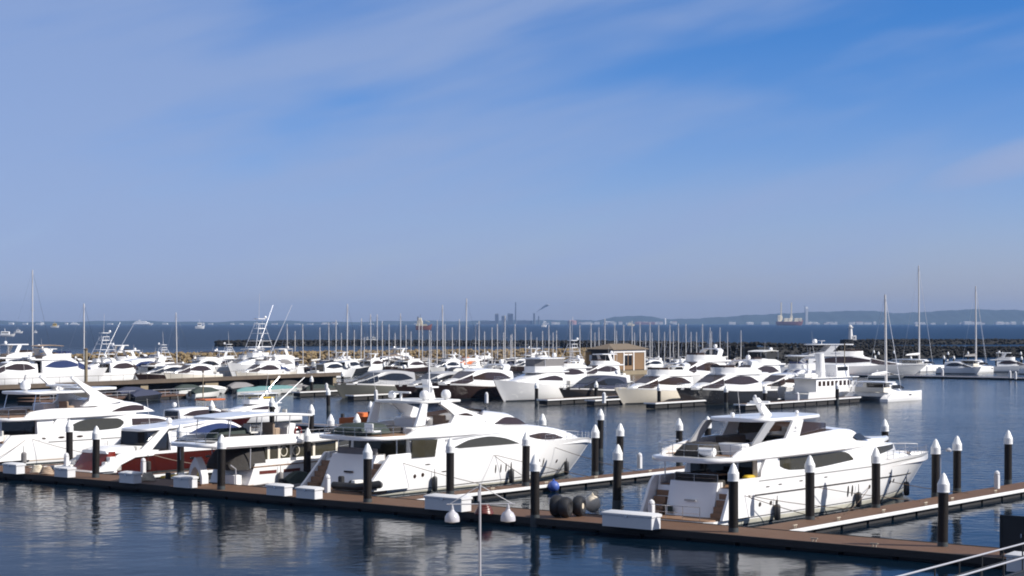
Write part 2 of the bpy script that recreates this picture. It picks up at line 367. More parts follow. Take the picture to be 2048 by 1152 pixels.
ww = [(13.9, -2.25), (16, -2.15), (18, -1.75), (18.9, -1.1), (19.2, 0), (18.9, 1.1), (18, 1.75), (16, 2.15), (13.9, 2.25)]
b.part('windscreen', MB().wall(ww, 4.95, [(13.9, 5.9), (16, 5.75), (19.2, 5.5)], .05, 0), 'bglass')
b.slab('hardtop', 'white', 9.7, 17.8, cv([(9, 2.2), (14, 2.3), (18, 1.8)]), 5.98, 6.2, er=1.2)
for sg in (-1, 1):
    b.part('hardtop_support', MB().prism([(11.9, 4.85), (13.6, 4.9), (14.15, 6.0), (12.9, 6.0)], sg*2.28-.08, sg*2.28+.08), 'white')
    b.part('hardtop_strut', MB().prism([(8.2, 4.72), (9.2, 4.8), (10.9, 6.0), (9.9, 6.0)], sg*2.2-.07, sg*2.2+.07), 'grey')
    b.part('side_emblem', MB().box(12.9, 13.3, sg*2.37-.012, sg*2.37+.012, 5.30, 5.36).box(13.05, 13.25, sg*2.37-.012, sg*2.37+.012, 5.46, 5.62), 'grey')
b.part('radar_mast', MB().loft([[(13.7-1.5*q-.45*(1-q), y, 6.15+1.2*q) for y in (-.14, .14)]+[(13.9-1.35*q+.3*(1-q), y, 6.15+1.2*q) for y in (.14, -.14)] for q in (0, .3, .65, 1)]).tube([(12.2, -.5, 7.0), (12.2, .5, 7.0)], .05), 'white')
b.part('radar_bar', MB().box(12.75, 12.95, -.7, .7, 7.02, 7.14, .03).tube([(12.85, 0, 6.6), (12.85, 0, 7.03)], .08), 'white')
b.dome(16.2, -.7, 6.2, .12, 'navigation_light'); b.dome(10.6, .6, 6.2, .14, 'horn'); b.whip(12, .9, 6.2, 1.6, .02, .3)
b.toprail(24.5, 35.3, .55, .14, 12)
b.part('anchor_windlass', MB().lathe((33.2, 0, 2.4), [(.2, 0), (.2, .25), (.12, .3), (.18, .5), (.02, .52)], 10), 'steel')
for x in (10, 20, 29): fender('hull_fender', x, -(b.side(x, 1)+.22), .62, .2, .5, b)

# ---- the large central yacht with curved windows
b = Boat('motor_yacht', 'large white yacht with lens-shaped side windows, sport arch and satellite domes', 'yacht', P(-47.0, 4.0), HV, 4.0, 'large yachts on the main dock')
D_ = b
b.hull('white', [(5, 2.9), (13, 3.0), (21, 3.0), (26, 3.02), (30, 2.95), (33.9, 2.62)], 3.2, (4.6, 6.6), (30.6, 33.9), tm=.5, pw=(2.0, 3.2), wl=.9, dk=.4, deck='white2')
b.stripe('knuckle_line', 'canvas', 5.5, 30, [(5.5, .30), (30, .5)], [(5.5, .36), (30, .55)], .012, 40)
b.stripe('waterline_stain', 'stain', 5.6, 29.6, .17, .29, .008, 40)
b.ports([(17.9, 1.28), (18.5, 1.28), (19.1, 1.31), (19.7, 1.33), (23.3, 1.36), (23.9, 1.4)], 'canvas', .075, .33, 'oval_window')
b.ports([(10.0, 1.35), (26.1, 1.33), (9.2, 1.3)], 'bglass', .15)
b.ports([(10.5, 2.05), (12.2, 1.45), (8.4, 1.9)], 'canvas', .3, .045, 'hull_vent')
b.slab('swim_platform', 'teak', 3.3, 6.4, 2.95, .34, .58, er=.5, nose=.1)
b.part('transom_garage_door', MB().loft([[(5.0+1.2*q, y, .58+2.3*q) for y in rng(-2.1, 2.1, 9)]+[(7.0, y, .58+2.3*q) for y in rng(2.1, -2.1, 9)] for q in rng(0, 1, 5)]), 'white')
b.part('garage_handle', MB().box(5.45, 5.56, -.5, .3, 1.65, 1.78), 'bglass')
for sg in (-1, 1):
    mb = MB()
    for k in range(5): mb.box(4.5+.34*k, 7.0, sg*2.5-.38, sg*2.5+.38, .56, .9+.36*k)
    b.part('boarding_steps', mb, 'teak')
    b.part('stern_wing', MB().prism([(3.9, .56), (4.3, .9), (5.6, 2.1), (6.4, 2.9), (8.6, 2.9), (8.6, .56)], sg*3.05-.1, sg*3.05+.1), 'white')
seat(b, 6.6, 7.4, -1.9, 1.9, 2.5, 'grcanvas', 'x-', 'cockpit_bench')
# deckhouse flush with the hull sides
hw = cv([(8.8, 2.85), (14, 3.0), (20, 2.95), (24, 2.7), (27.5, 2.1), (30.3, 1.25), (31.6, .6)])
b.part('deckhouse', MB().house(2.5, [(8.8, 3.9), (17, 4.3), (19, 4.42), (22.4, 4.3), (25.2, 4.02), (27.5, 3.66), (30.6, 3.0), (31.6, 2.8)], lambda x: hw(x)+.1, lambda x: hw(x)-.05, 8.8, 31.6, [(8, .15), (20, .4), (31, .12)], 44, .04), 'white')
hs = lambda x, z: hw(x)+.1-.15*max(0, z-2.5)/1.5
b.window('side_window', 'gglass', 13.3, 20.9, [(13.3, 3.12), (15.2, 3.58), (17.2, 3.70), (18.9, 3.52), (20.9, 2.99)], [(13.3, 3.08), (15.9, 2.84), (18.5, 2.86), (20.9, 2.95)], hs, .03, 26)
b.window('forward_window', 'bglass', 21.9, 27.2, [(21.9, 3.52), (23.9, 3.64), (25.8, 3.42), (27.2, 3.08)], [(21.9, 3.48), (23.4, 3.2), (25.2, 3.06), (27.2, 3.05)], hs, .03, 22)
b.window('groove', 'grey', 12.4, 19.8, [(12.4, 3.72), (16, 3.86), (19.8, 3.91)], [(12.4, 3.55), (16, 3.78), (19.8, 3.87)], hs, .012)
b.part('salon_door', MB().box(8.72, 8.79, -2.5, 2.5, 2.55, 3.85), 'gglass')
for sg in (-1, 1): b.part('aft_glass', MB().prism([(8.8, 2.62), (11.2, 2.56), (11.5, 3.78), (8.8, 3.85)], sg*3.01-.05, sg*3.01+.05), 'gglass')
for sg in (-1, 1): b.part('deck_post', MB().tube([(7.5, sg*2.8, 2.6), (7.5, sg*2.8, 3.95)], .05, 8), 'steel')
# flybridge
fw = cv([(5.2, 2.95), (8, 3.08), (14, 3.08), (17, 2.95), (20, 2.7), (23, 2.3)])
b.slab('boat_deck', 'white', 4.8, 20, fw, [(5, 3.95), (9, 3.9), (14, 3.84), (20, 3.9)], [(5, 4.2), (9, 4.18), (14, 4.16), (20, 4.2)], er=1.3)
zb = cv([(8.4, 4.2), (9.3, 4.58), (11, 4.74), (13, 4.86), (16, 4.74), (18.5, 4.8), (20.5, 4.75)])
for sg in (-1, 1): b.part('flybridge_coaming', MB().wall([(x, sg*(fw(x)-.12)) for x in rng(8.3, 18, 20)], 4.05, zb, .18), 'white')
b.part('flybridge_dome', MB().house(4.1, [(16.6, 4.9), (17.6, 5.2), (19.3, 5.36), (21.0, 5.2), (22.2, 4.7), (23.4, 4.15)], lambda x: fw(x)-.15, lambda x: (fw(x)-.15)*.86, 16.6, 23.4, .5, 26, .04), 'white')
fs = lambda x, z: (fw(x)-.15)*(1-.14*max(0, z-4.1)/1.1)
b.window('upper_window', 'bglass', 18.6, 22.6, [(18.6, 4.60), (20.2, 4.98), (21.4, 4.86), (22.6, 4.38)], [(18.6, 4.56), (20.5, 4.42), (22.6, 4.32)], fs, .04)
b.part('flybridge_windscreen', MB().wall([(16.4, -2.3), (17.6, -2.0), (18.6, -1.3), (19, 0), (18.6, 1.3), (17.6, 2.0), (16.4, 2.3)], 5.0, [(16.4, 5.35), (19, 5.6)], .05), 'bglass')
b.part('flybridge_floor', MB().box(6.0, 17, -2.8, 2.8, 4.19, 4.23), 'teak')
seat(b, 9.3, 12.2, -2.6, -1.7, 4.23, 'uphol', None, 'sofa'); seat(b, 9.3, 12.2, 1.7, 2.6, 4.23, 'uphol', None, 'sofa')
b.part('wet_bar', MB().box(12.6, 14.2, .3, 2.2, 4.23, 5.15, .1), 'white'); helm(b, 15.2, -1, 4.23)
b.part('sun_pad', MB().box(8.6, 10.0, -1.2, 1.2, 4.23, 4.7, .12), 'canvas')
b.part('tender', MB().house(4.3, [(5.3, 4.6), (6.3, 5.0), (8.0, 4.95), (8.4, 4.6)], 1.5, 1.3, 5.3, 8.4, .25, 10), 'green', label='green covered tender on the aft deck')
b.part('deck_chair', MB().box(5.7, 6.5, -2.3, -1.5, 4.5, 4.6, .03).box(5.6, 5.72, -2.3, -1.5, 4.6, 5.1, .03), 'white')
b.rail([(8.4, -2.8, 4.2), (6, -2.7, 4.2), (5.3, -2, 4.2), (5.1, 0, 4.2), (5.3, 2, 4.2), (6, 2.7, 4.2), (8.4, 2.8, 4.2)], .6, 1.0, .02)
for sg in (-1, 1):
    b.part('sport_arch', MB().prism([(13.4, 4.75), (16.9, 4.70), (17.9, 4.95), (16.2, 5.45), (14.4, 5.98), (13.5, 6.3), (12.4, 6.42), (12.4, 6.2), (13.2, 5.8), (13.9, 5.35)], sg*2.45-.13, sg*2.45+.13), 'white')
    b.part('arch_emblem', MB().span(14.3, 15.9).patch([(14.3, 5.40), (15.1, 5.48), (15.9, 5.30)], [(14.3, 5.36), (15.9, 5.22)], lambda x, z: 2.58, sg, .012), 'bglass')
    b.part('aft_arch_leg', MB().prism([(9.9, 4.72), (10.9, 4.78), (11.2, 6.3), (10.6, 6.3)], sg*2.3-.1, sg*2.3+.1), 'white')
b.slab('arch_roof', 'white2', 10.3, 15.2, 2.5, 6.3, 6.46, er=.8)
b.dome(11.6, -1.7, 6.46, .36, 'satellite_dome'); b.dome(13.6, -2.0, 6.46, .36, 'satellite_dome'); b.dome(11.9, 1.7, 6.46, .3, 'satellite_dome')
b.part('mast_pole', MB().tube([(12.9, -1, 6.4), (12.9, -1, 9.4)], .07, 8, .05), 'white')
b.part('radar_bar', MB().box(10.9, 11.1, -.9, .9, 6.98, 7.1, .03).tube([(11, 0, 6.4), (11, 0, 7)], .09), 'white')
b.part('light_mast', MB().prism([(13.6, 6.4), (14.4, 6.4), (14.1, 7.3), (13.8, 7.9), (13.5, 7.9), (13.7, 7.2)], -.3, .3).box(13.4, 14.2, -.8, .8, 7.3, 7.4, .02), 'white')
b.whip(10.6, 2, 6.4, 2.2, .02, .4)
b.toprail(24, 33.2, .5, .15, 10)
b.part('tender_bracket', MB().tube([(4.2, -1.6, .6), (4.2, -1.6, 1.1)], .04), 'steel')
for x in (11, 19.5, 28): fender('hull_fender', x, -(b.side(x, 1)+.24), .66, .2, .55, b)

# ---- the big flybridge yacht at the left edge
b = Boat('motor_yacht', 'large white flybridge yacht with swept radar arch, behind the red-hulled sport yacht', 'yacht', P(-89.4, 3.6), HV, 3.6, 'large yachts on the main dock')
A_ = b
b.hull('white', [(4.5, 2.6), (12, 2.6), (20, 2.55), (26, 2.7), (30, 2.6)], 2.95, (4.0, 6.0), (27, 30), tm=.48, wl=.9, dk=.5, deck='teak')
b.stripe('rubbing_strake', 'canvas', 10, 27, [(10, 1.85), (27, 1.9)], [(10, 1.91), (27, 1.96)], .02, 30)
b.stripe('waterline_stripe', 'tanup', 4.8, 27, .34, .42, .012, 30)
b.ports([(9.4, 2.2), (11.3, 2.22), (13.2, 2.22)], 'bglass', .34, .09, 'hull_vent')
b.slab('swim_platform', 'teak', 2.9, 5.8, 2.7, .3, .52, er=.5, nose=.1)
b.part('transom_door', MB().loft([[(4.4+1.3*q, y, .52+2.0*q) for y in (-1.8, 1.8)]+[(6.2, y, .52+2.0*q) for y in (1.8, -1.8)] for q in (0, .5, 1)]), 'white2')
for sg in (-1, 1):
    b.part('stern_wing', MB().prism([(3.7, .5), (4.3, .9), (5.4, 1.9), (6.2, 2.62), (8.2, 2.62), (8.2, .5)], sg*2.8-.1, sg*2.8+.1), 'white')
    mb = MB()
    for k in range(4): mb.box(4.3+.4*k, 6.4, sg*2.25-.38, sg*2.25+.38, .5, .9+.4*k)
    b.part('boarding_steps', mb, 'teak')
seat(b, 6.3, 7.0, -1.7, 1.7, 2.15, 'uphol', 'x-', 'cockpit_bench')
hw = cv([(9.0, 2.6), (18, 2.55), (22, 2.2), (26, 1.2)])
b.part('deckhouse', MB().house(2.1, [(9, 3.85), (20, 3.85), (23, 3.5), (26.5, 2.75)], lambda x: hw(x)+.12, lambda x: hw(x)-.05, 9, 26.5, .15, 30, .0), 'white')
hs = lambda x, z: hw(x)+.12-.17*max(0, z-2.1)/1.75
b.window('side_window', 'gglass', 12.3, 18.2, [(12.3, 3.1), (13.4, 3.5), (14.6, 3.68), (17.6, 3.6), (18.2, 3.3)], [(12.3, 2.75), (14, 2.62), (17.6, 2.72), (18.2, 3.1)], hs, .03)
b.window('forward_window', 'bglass', 19.2, 24.2, [(19.2, 3.5), (22, 3.42), (24.2, 3.05)], [(19.2, 2.9), (24.2, 3.0)], hs, .03)
b.part('salon_door', MB().box(8.92, 8.99, -2.3, 2.3, 2.15, 3.75), 'glass')
for sg in (-1, 1): b.part('cockpit_wing', MB().prism([(9.0, 2.1), (10.9, 2.1), (12, 3.8), (10.9, 3.8), (10.4, 3.3), (9.3, 2.6)], sg*2.72-.08, sg*2.72+.08), 'white')
fw = cv([(5.6, 2.65), (8, 2.85), (14, 2.85), (18, 2.6), (21.5, 1.9)])
b.slab('boat_deck', 'white', 5.4, 20.5, fw, [(5, 3.75), (20, 3.82)], [(5, 4.05), (20, 4.08)], er=1.3)
zb = cv([(7.6, 4.1), (8.2, 4.5), (10.8, 4.7), (14.8, 4.66), (17, 5.1)])
for sg in (-1, 1): b.part('flybridge_coaming', MB().wall([(x, sg*(fw(x)-.12)) for x in rng(7.6, 16, 18)], 4.0, zb, .18), 'white')
b.part('flybridge_nose', MB().house(4.0, [(15.6, 5.15), (16.6, 5.3), (17.6, 5.16), (19.3, 5.0), (20.8, 4.78), (22.4, 4.1)], lambda x: fw(x)-.1, lambda x: (fw(x)-.1)*.85, 15.6, 22.4, .35, 22, .03), 'white')
fs = lambda x, z: (fw(x)-.1)*(1-.15*max(0, z-4)/1.2)
b.window('upper_window', 'bglass', 17.0, 21.1, [(17, 4.26), (18.4, 4.58), (19.8, 4.68), (21.1, 4.55)], [(17, 4.2), (21.1, 4.2)], fs, .04)
b.part('flybridge_floor', MB().box(6.2, 15.8, -2.6, 2.6, 4.06, 4.1), 'teak')
seat(b, 8.6, 11.4, -2.4, -1.6, 4.1, 'tanup', None, 'sofa'); seat(b, 8.6, 11.4, 1.6, 2.4, 4.1, 'tanup', None, 'sofa')
helm(b, 14.2, -.9, 4.1); b.part('wet_bar', MB().box(11.9, 13.2, .4, 2.1, 4.1, 5.0, .08), 'white')
b.rail([(7.8, -2.7, 4.05), (6.2, -2.5, 4.05), (5.7, -1.6, 4.05), (5.6, 1.6, 4.05), (6.2, 2.5, 4.05), (7.8, 2.7, 4.05)], .7, 1, .02)
for sg in (-1, 1):
    b.part('radar_arch', MB().prism([(13.9, 4.75), (16.2, 4.75), (18.4, 5.1), (16.6, 5.5), (15.5, 6.1), (13.6, 7.0), (12.9, 7.4), (12.75, 7.25), (13.6, 6.6), (14.7, 5.7), (14.6, 5.2)], sg*2.2-.14, sg*2.2+.14), 'white')
b.part('arch_bridge', MB().box(13.4, 14.6, -2.2, 2.2, 6.45, 6.62, .05), 'white')
b.slab('hardtop', 'white', 8.3, 15.6, 2.25, 5.92, 6.14, er=1.0)
b.slab('sun_roof', 'white', 14.6, 18.6, cv([(14, 2.2), (18.6, 1.6)]), 6.1, 6.3, er=1.0)
for sg in (-1, 1): b.part('hardtop_post', MB().tube([(9, sg*2.1, 4.6), (9.3, sg*2.0, 5.95)], .04), 'steel')
b.dome(9.9, .3, 6.14, .45, 'satellite_dome'); b.dome(12.4, -1.2, 6.14, .2); b.whip(11, 1.6, 6.2, 2.6, .02, .4)
b.toprail(20, 29.4, .55, .14, 10)
for x in (7.4, 16, 23): fender('hull_fender', x, -(b.side(x, 1)+.24), .7, .24, .5, b, 'grcanvas')

# ---- the red-hulled sport yacht
b = Boat('sport_yacht', 'white sport yacht with dark red hull, red transom and blue tinted windows', 'yacht', P(-74.6, 4.2), HV, 4.2)
B_ = b
b.hull('red', [(5, 1.75), (12, 1.78), (20, 1.85), (25.5, 1.7)], 2.35, (4.8, 6.4), (23, 25.5), tm=.45, wl=.9, dk=.25)
b.stripe('gunwale_band', 'white', 6.8, 24.6, [(6.8, 1.50), (15, 1.58), (24.6, 1.5)], [(6.8, 1.73), (15, 1.79), (24.6, 1.69)], .02, 30)
b.ports([(13.5, 1.0), (15.2, 1.05), (18, 1.1)], 'glass', .3, .1, 'oval_window')
b.slab('swim_platform', 'white', 2.4, 6.0, 2.2, .25, .45, er=.6, nose=.1)
b.part('transom_garage_door', MB().loft([[(4.6+1.1*q-.2*math.cos(a), 1.7*math.sin(a), .45+1.45*q) for a in rng(-1.3, 1.3, 9)]+[(6.2, 1.7*math.sin(a), .45+1.45*q) for a in rng(1.3, -1.3, 9)] for q in (0, .35, .7, 1)]), 'redbr')
b.part('sun_pad', MB().house(1.75, [(5.6, 1.95), (6.3, 2.2), (8.2, 2.2)], 1.6, 1.5, 5.4, 8.2, .2, 8), 'white')
for sg in (-1, 1):
    b.part('stern_wing', MB().prism([(3.2, .45), (4.2, .75), (6.2, 1.75), (8.4, 2.0), (10, 1.85), (9.4, 1.45), (7.6, 1.4), (6.2, .9), (5.6, .45)], sg*2.22-.14, sg*2.22+.14), 'white')
    mb = MB()
    for k in range(3): mb.box(4.4+.45*k, 6.4, sg*1.88-.22, sg*1.88+.22, .44, .8+.36*k)
    b.part('boarding_steps', mb, 'white2')
hw = cv([(9.5, 2.0), (15, 2.02), (19, 1.75), (22.5, 1.0), (23.6, .5)])
zr = cv([(9.5, 3.2), (12, 3.35), (14.5, 3.85), (16.9, 4.0), (18.6, 3.75), (20.4, 3.05), (22.4, 2.2), (23.6, 1.85)])
b.part('coachroof', MB().house(1.5, zr, lambda x: hw(x)+.1, lambda x: hw(x)*.86, 11.5, 23.6, .3, 32, .04), 'white')
hs = lambda x, z: (hw(x)+.1)+(hw(x)*.86-hw(x)-.1)*(z-1.5)/max(.3, zr(x)-1.8)
b.window('upper_window', 'blglass', 13.6, 19.9, [(13.6, 3.02), (15.2, 3.5), (16.9, 3.68), (18.4, 3.5), (19.9, 3.0)], [(13.6, 2.96), (19.9, 2.72)], hs, .05, 24)
b.window('lower_window', 'blglass', 12.2, 16.2, [(12.2, 2.42), (13.8, 2.82), (16.2, 2.78)], [(12.2, 2.36), (14.5, 2.22), (16.2, 2.6)], hs, .03)
b.window('forward_window', 'blglass', 16.9, 20.6, [(16.9, 2.6), (20.6, 2.35)], [(16.9, 2.3), (20.6, 2.25)], hs, .03)
b.slab('hardtop', 'white', 9.0, 16, 1.85, [(9, 3.3), (13, 3.5), (16, 3.75)], [(9, 3.5), (13, 3.72), (16, 4.0)], er=1)
for sg in (-1, 1): b.part('roof_pillar', MB().prism([(8.4, 1.8), (9.6, 1.8), (11.4, 3.45), (10.6, 3.45)], sg*1.8-.07, sg*1.8+.07), 'white')
b.part('cockpit_infill', MB().house(1.7, 3.3, 1.72, 1.65, 9.4, 11.6, .1, 6, 0), 'glass')
seat(b, 8.5, 9.2, -1.4, 1.4, 1.75, 'uphol', None, 'cockpit_bench')
b.dome(13, 0, 3.72, .25); b.whip(12, 1.2, 3.6, 2.2, .02, .3)
b.toprail(17, 25, .5, .12, 8)
for x in (8.8, 16.5): fender('hull_fender', x, -(b.side(x, 1)+.24), .65, .22, .4, b, 'canvas')

# ---- the older motor yacht with the long awning roof
b = Boat('motor_yacht', 'older white motor yacht with long overhanging roof, round windows and maroon hull stripes', 'yacht', P(-57.4, 3.0), HV, 3.0)
C_ = b
b.hull('white', [(4, 1.9), (9, 1.95), (14, 2.2), (19, 2.7), (22, 3.0)], 2.35, (3.8, 4.6), (20, 22), tm=.45, wl=.92, dk=.4, deck='teak')
for x0, x1 in ((5.0, 6.6), (7.3, 8.9), (11, 13)):
    b.stripe('maroon_stripe', 'maroon', x0, x1, 1.12, 1.36, .02, 8)
b.stripe('rubbing_strake', 'teak', 4.4, 21, [(4.4, 1.62), (12, 1.72), (21, 2.5)], [(4.4, 1.7), (12, 1.8), (21, 2.58)], .03, 26)
b.slab('swim_platform', 'teak', 2.6, 4.6, 2.1, .25, .4, er=.4, nose=.1)
b.part('platform_locker', MB().box(3.2, 3.9, -1.5, -.4, .42, 1.15, .06), 'white')
b.part('stern_davit', MB().tube([(3.1, -1.7, .4), (3.1, -1.7, 1.6), (2.6, -1.7, 1.9)], .05), 'pipe')
b.part('cockpit_infill', MB().house(1.5, [(2.9, 1.9), (3.4, 2.5), (4.4, 2.95), (5.8, 3.1)], [(2.9, 1.5), (4, 2.0)], [(2.9, 1.2), (4.2, 1.8)], 2.9, 5.8, .45, 12), 'canvas', label='dark rounded body standing in for the shaded open cockpit')  # dark body shaped to stand in for shade in the open cockpit
hw = cv([(5.8, 1.85), (13, 1.85), (15.4, 1.6)])
b.part('deckhouse', MB().house(1.6, 3.12, lambda x: hw(x)+.05, hw, 5.8, 15.4, .05, 14, 0), 'gglass')
hs = lambda x, z: hw(x)+.03
for x in (6.0, 7.05, 8.25, 10.6, 13.0):
    b.window('window_pillar', 'cream', x, x+.22, 3.1, 2.1, hs, .03, 3)
for x in (7.3, 8.55):
    for sg in (-1, 1):
        q = [2*math.pi*i/14 for i in range(14)]
        b.part('round_window_frame', MB().loft([[(x+.32+r*math.cos(a), sg*(hw(x)+o), 2.62+r*1.0*math.sin(a)) for a in q] for r, o in ((.37, .0), (.37, .06), (.31, .06), (.31, .04))], cap0=False, cap1=False), 'cream')
b.window('side_panel', 'white', 5.8, 15.4, 2.12, 1.55, hs, .03, 8)
b.slab('overhang_roof', 'white', -.2, 16.4, cv([(-.2, 2.2), (1, 2.35), (12, 2.35), (16.4, 1.6)]), [(-.2, 3.28), (2, 3.1), (9, 3.12), (16, 3.3)], [(-.2, 3.5), (2, 3.62), (9, 3.5), (16, 3.5)], er=1.0, nose=2.5)
for sg in (-1, 1):
    b.part('upper_coaming', MB().wall([(x, sg*2.1) for x in rng(.8, 13, 14)], 3.45, [(.8, 3.6), (1.4, 3.95), (9, 3.85), (13, 3.7)], .1), 'white')
    for x in (1.2, 4.2): b.part('roof_post', MB().tube([(x, sg*2.0, 1.6 if x > 3 else 2.2), (x, sg*2.05, 3.2)], .04), 'pipe')
b.part('upper_floor', MB().box(.6, 13, -2, 2, 3.5, 3.6), 'canvas')
b.slab('bimini_top', 'white', 1.6, 11.2, 1.9, [(1.6, 5.12), (6, 5.25), (11.2, 5.05)], [(1.6, 5.28), (6, 5.45), (11.2, 5.2)], er=1.4)
for sg in (-1, 1):
    for x in (2.4, 5.4, 8.2, 10.2): b.part('bimini_post', MB().tube([(x, sg*1.75, 3.6), (x+.2, sg*1.75, 5.2)], .035), 'pipe')
seat(b, 2.2, 4.6, -1.6, -.8, 3.6, 'canvas', None, 'sofa'); helm(b, 8.6, -.5, 3.6)
b.part('deck_chair', MB().box(5.3, 6.0, -.9, -.2, 4.0, 4.1).box(5.2, 5.3, -.9, -.2, 4.1, 4.7), 'uphol')
b.part('deck_table', MB().box(6.2, 7.1, .2, 1.2, 4.3, 4.36).tube([(6.6, .7, 3.6), (6.6, .7, 4.32)], .06), 'teak')
b.part('tender_cover', MB().house(3.6, [(2.2, 3.9), (3, 4.4), (5.4, 4.4), (6, 3.9)], .8, .6, 2.2, 6, .2, 8), 'green')
b.part('life_ring', MB().loft([[(9.0+(.32+.08*math.cos(c))*math.cos(a), -1.95+.08*math.sin(c), 4.0+(.32+.08*math.cos(c))*math.sin(a)) for c in rng(0, 5.6, 8)] for a in rng(0, 6.2832, 16)], cap0=False, cap1=False), 'redbr')
b.rail([(1, -2.2, 3.5), (.2, -1.8, 3.5), (0, 0, 3.5), (.2, 1.8, 3.5), (1, 2.2, 3.5)], .8, .8, .022)
b.rail([(9, -2.2, 3.5), (13, -2.1, 3.5), (15.6, -1.4, 3.5)], .6, 1.0, .02)
b.toprail(13, 21.6, .6, .12, 8)
for x in (6.8, 12.2): fender('hull_fender', x, -(b.side(x, 1)+.22), .7, .2, .5, b, 'grcanvas')
# ================================================================ docks
def dock(name, label, p0, ang, L, W, zt=.5, strips=('r',), group='floating docks'):
    """p0 = middle of the near end, running along +x of its own frame"""
    r = empty(name, p0, ang); tag(r, label, 'dock', group)
    MB().box(0, L, -W/2, W/2, zt-.12, zt).build('deck', 'planks', r)
    mb = MB(); n = max(1, int(L/3.1)); g = L/n
    for i in range(n): mb.box(i*g+.15, (i+1)*g-.15, -W/2+.12, W/2-.12, -.35, zt-.125)
    mb.build('float', 'float_', r)
    if 'r' in strips: MB().box(0, L, -W/2-.12, -W/2-.003, zt-.17, zt+.03, .03).build('fender_strip', 'strip', r)
    if 'l' in strips: MB().box(0, L, W/2+.003, W/2+.12, zt-.17, zt+.03, .03).build('fender_strip', 'strip', r)
    if 'e' in strips: MB().box(-.12, -.003, -W/2-.12, W/2+.12, zt-.17, zt+.03, .03).build('fender_strip', 'strip', r)
    if 'd' in strips:
        for s_ in (-1, 1): MB().box(0, L, s_*(W/2+.05)-.045, s_*(W/2+.05)+.045, zt-.35, zt+.035, .02).build('edge_timber', 'float_', r)
    return r
dock('main_dock', 'long brown planked floating dock crossing the foreground with white boxes and black piles on it', P(-112, .95), HU, 160, 3.7, .5, ('d',))
dock('finger_dock', 'brown finger dock with white edge beside the right-hand yacht, running out of the picture', P(-11.75, 2.85), HV, 80, 2.3, .496)
dock('finger_dock', 'brown finger dock with white edge beside the central yacht, ending behind the right-hand yacht', P(-39.3, 2.85), HV, 44, 1.9, .496)
dock('finger_dock', 'narrow finger dock between the older motor yacht and the central yacht', P(-53.6, 2.85), HV, 27, 1.4, .496)
dock('finger_dock', 'finger dock in front of the red-hulled sport yacht', P(-67.2, 2.85), HV, 24, 1.4, .496)
dock('finger_dock', 'finger dock beside the left-edge white yacht', P(-80.5, 2.85), HV, 46, 1.5, .496)
dock('finger_dock', 'finger dock farthest left behind the row of yachts', P(-96.5, 2.85), HV, 46, 1.5, .496)
dock('floating_boom', 'pale yellow edged floating dock on the open water behind the older motor yacht', G(596, 853, .3), HU-.02, 26, 1.2, .34, ('r', 'l'))
# ---- piles
pile0 = None
def pile(pos, label, zt=4.3, r=.27, group='black mooring piles with white caps', zb=-1.2):
    global pile0
    if pile0 is None:
        pile0 = empty('mooring_pile', (0, 0, 0))
        MB().lathe((0,0,0), [(r, zb), (r, zt-.9)], 14).build('pile_shaft', 'pile', pile0)
        c = MB().lathe((0,0,0), [(r+.035, zt-.98), (r+.045, zt-.93), (r+.045, zt-.56), (r+.01, zt-.5), (.13, zt-.13), (.03, zt)], 16).build('pile_cap', 'cap', pile0, ang=.5)
        MB().lathe((0,0,0), [(r+.008, zb+.2), (r+.02, .05), (r+.022, .35), (r+.006, .75)], 14).build('tide_band', 'boot', pile0)
        MB().lathe((0,0,0), [(r+.055, zt-.995), (r+.06, zt-.95), (r+.055, zt-.92)], 14).build('cap_rim', 'cap', c)
        o = pile0
    else: o = copy_tree(pile0)
    o.location = (pos.x, pos.y, random.uniform(-.05, .05)); o.rotation_euler = (random.gauss(0, .009), random.gauss(0, .009), random.uniform(0, 6.28))
    o['label'] = label; o['category'] = 'mooring pile'; o['group'] = group
    return o
near = [(1885,945,'nearest black pile on the main dock, rightmost of those on its front edge'),(1467,926,'black pile in front of the stern of the right-hand white yacht'),
 (1070,907,'black pile between the dark fenders and the street lamp'),(735,886,'black pile at the stern of the central white yacht'),(442,869,'black pile in front of the dark cockpit of the older motor yacht'),
 (191,853,'black pile beside the red transom of the sport yacht'),(1620,909,'black pile in the middle of the side of the right-hand yacht'),(1752,893,'black pile in front of the forward hull of the right-hand yacht'),
 (1871,878,'black pile off the bow of the right-hand yacht, with a lamp bracket on it'),(1914,872,'bare black pile next after the lamp-bracket pile on the right finger dock'),(2016,860,'black pile nearest the right edge of the photo'),
 (900,875,'black pile in front of the aft hull of the central yacht'),(1051,864,'black pile in front of the four slanted portholes of the central yacht'),(1190,849,'black pile just off the bow of the central yacht'),
 (1239,845,'black pile on the dock behind the bow pile of the central yacht'),(1359,837,'black pile seen behind the aft deck of the right-hand yacht'),(614,856,'black pile in front of the round windows of the older motor yacht'),
 (1085,827,'black pile behind the foredeck of the central yacht'),(1200,818,'black pile standing alone in the water behind the bow of the central yacht'),(361,848,'black pile in front of the blue windows of the red-hulled yacht'),
 (139,838,'black pile in front of the left-edge yacht, against its white side'),(661,827,'black pile beside the pale floating dock, before the orange tender'),(713,826,'black pile at the right end of the pale floating dock'),
 (622,809,'black pile behind the bimini of the older motor yacht'),(741,802,'black pile standing behind the aft deck of the central yacht'),(424,800,'black pile behind the red sport yacht, beside the orange workboat'),
 (544,794,'black pile in the blue water behind the fishing boat with crossed poles'),(1233,888,'black pile standing in open water between the central and the right-hand yacht'),(1771,838,'black pile standing in open water behind the bow of the right-hand yacht')]
for px, py, lb in near: pile(G(px, py, 4.3), lb)
pile(P(-40.4, 41.2), 'black pile half hidden under the aft deck overhang of the right-hand yacht')
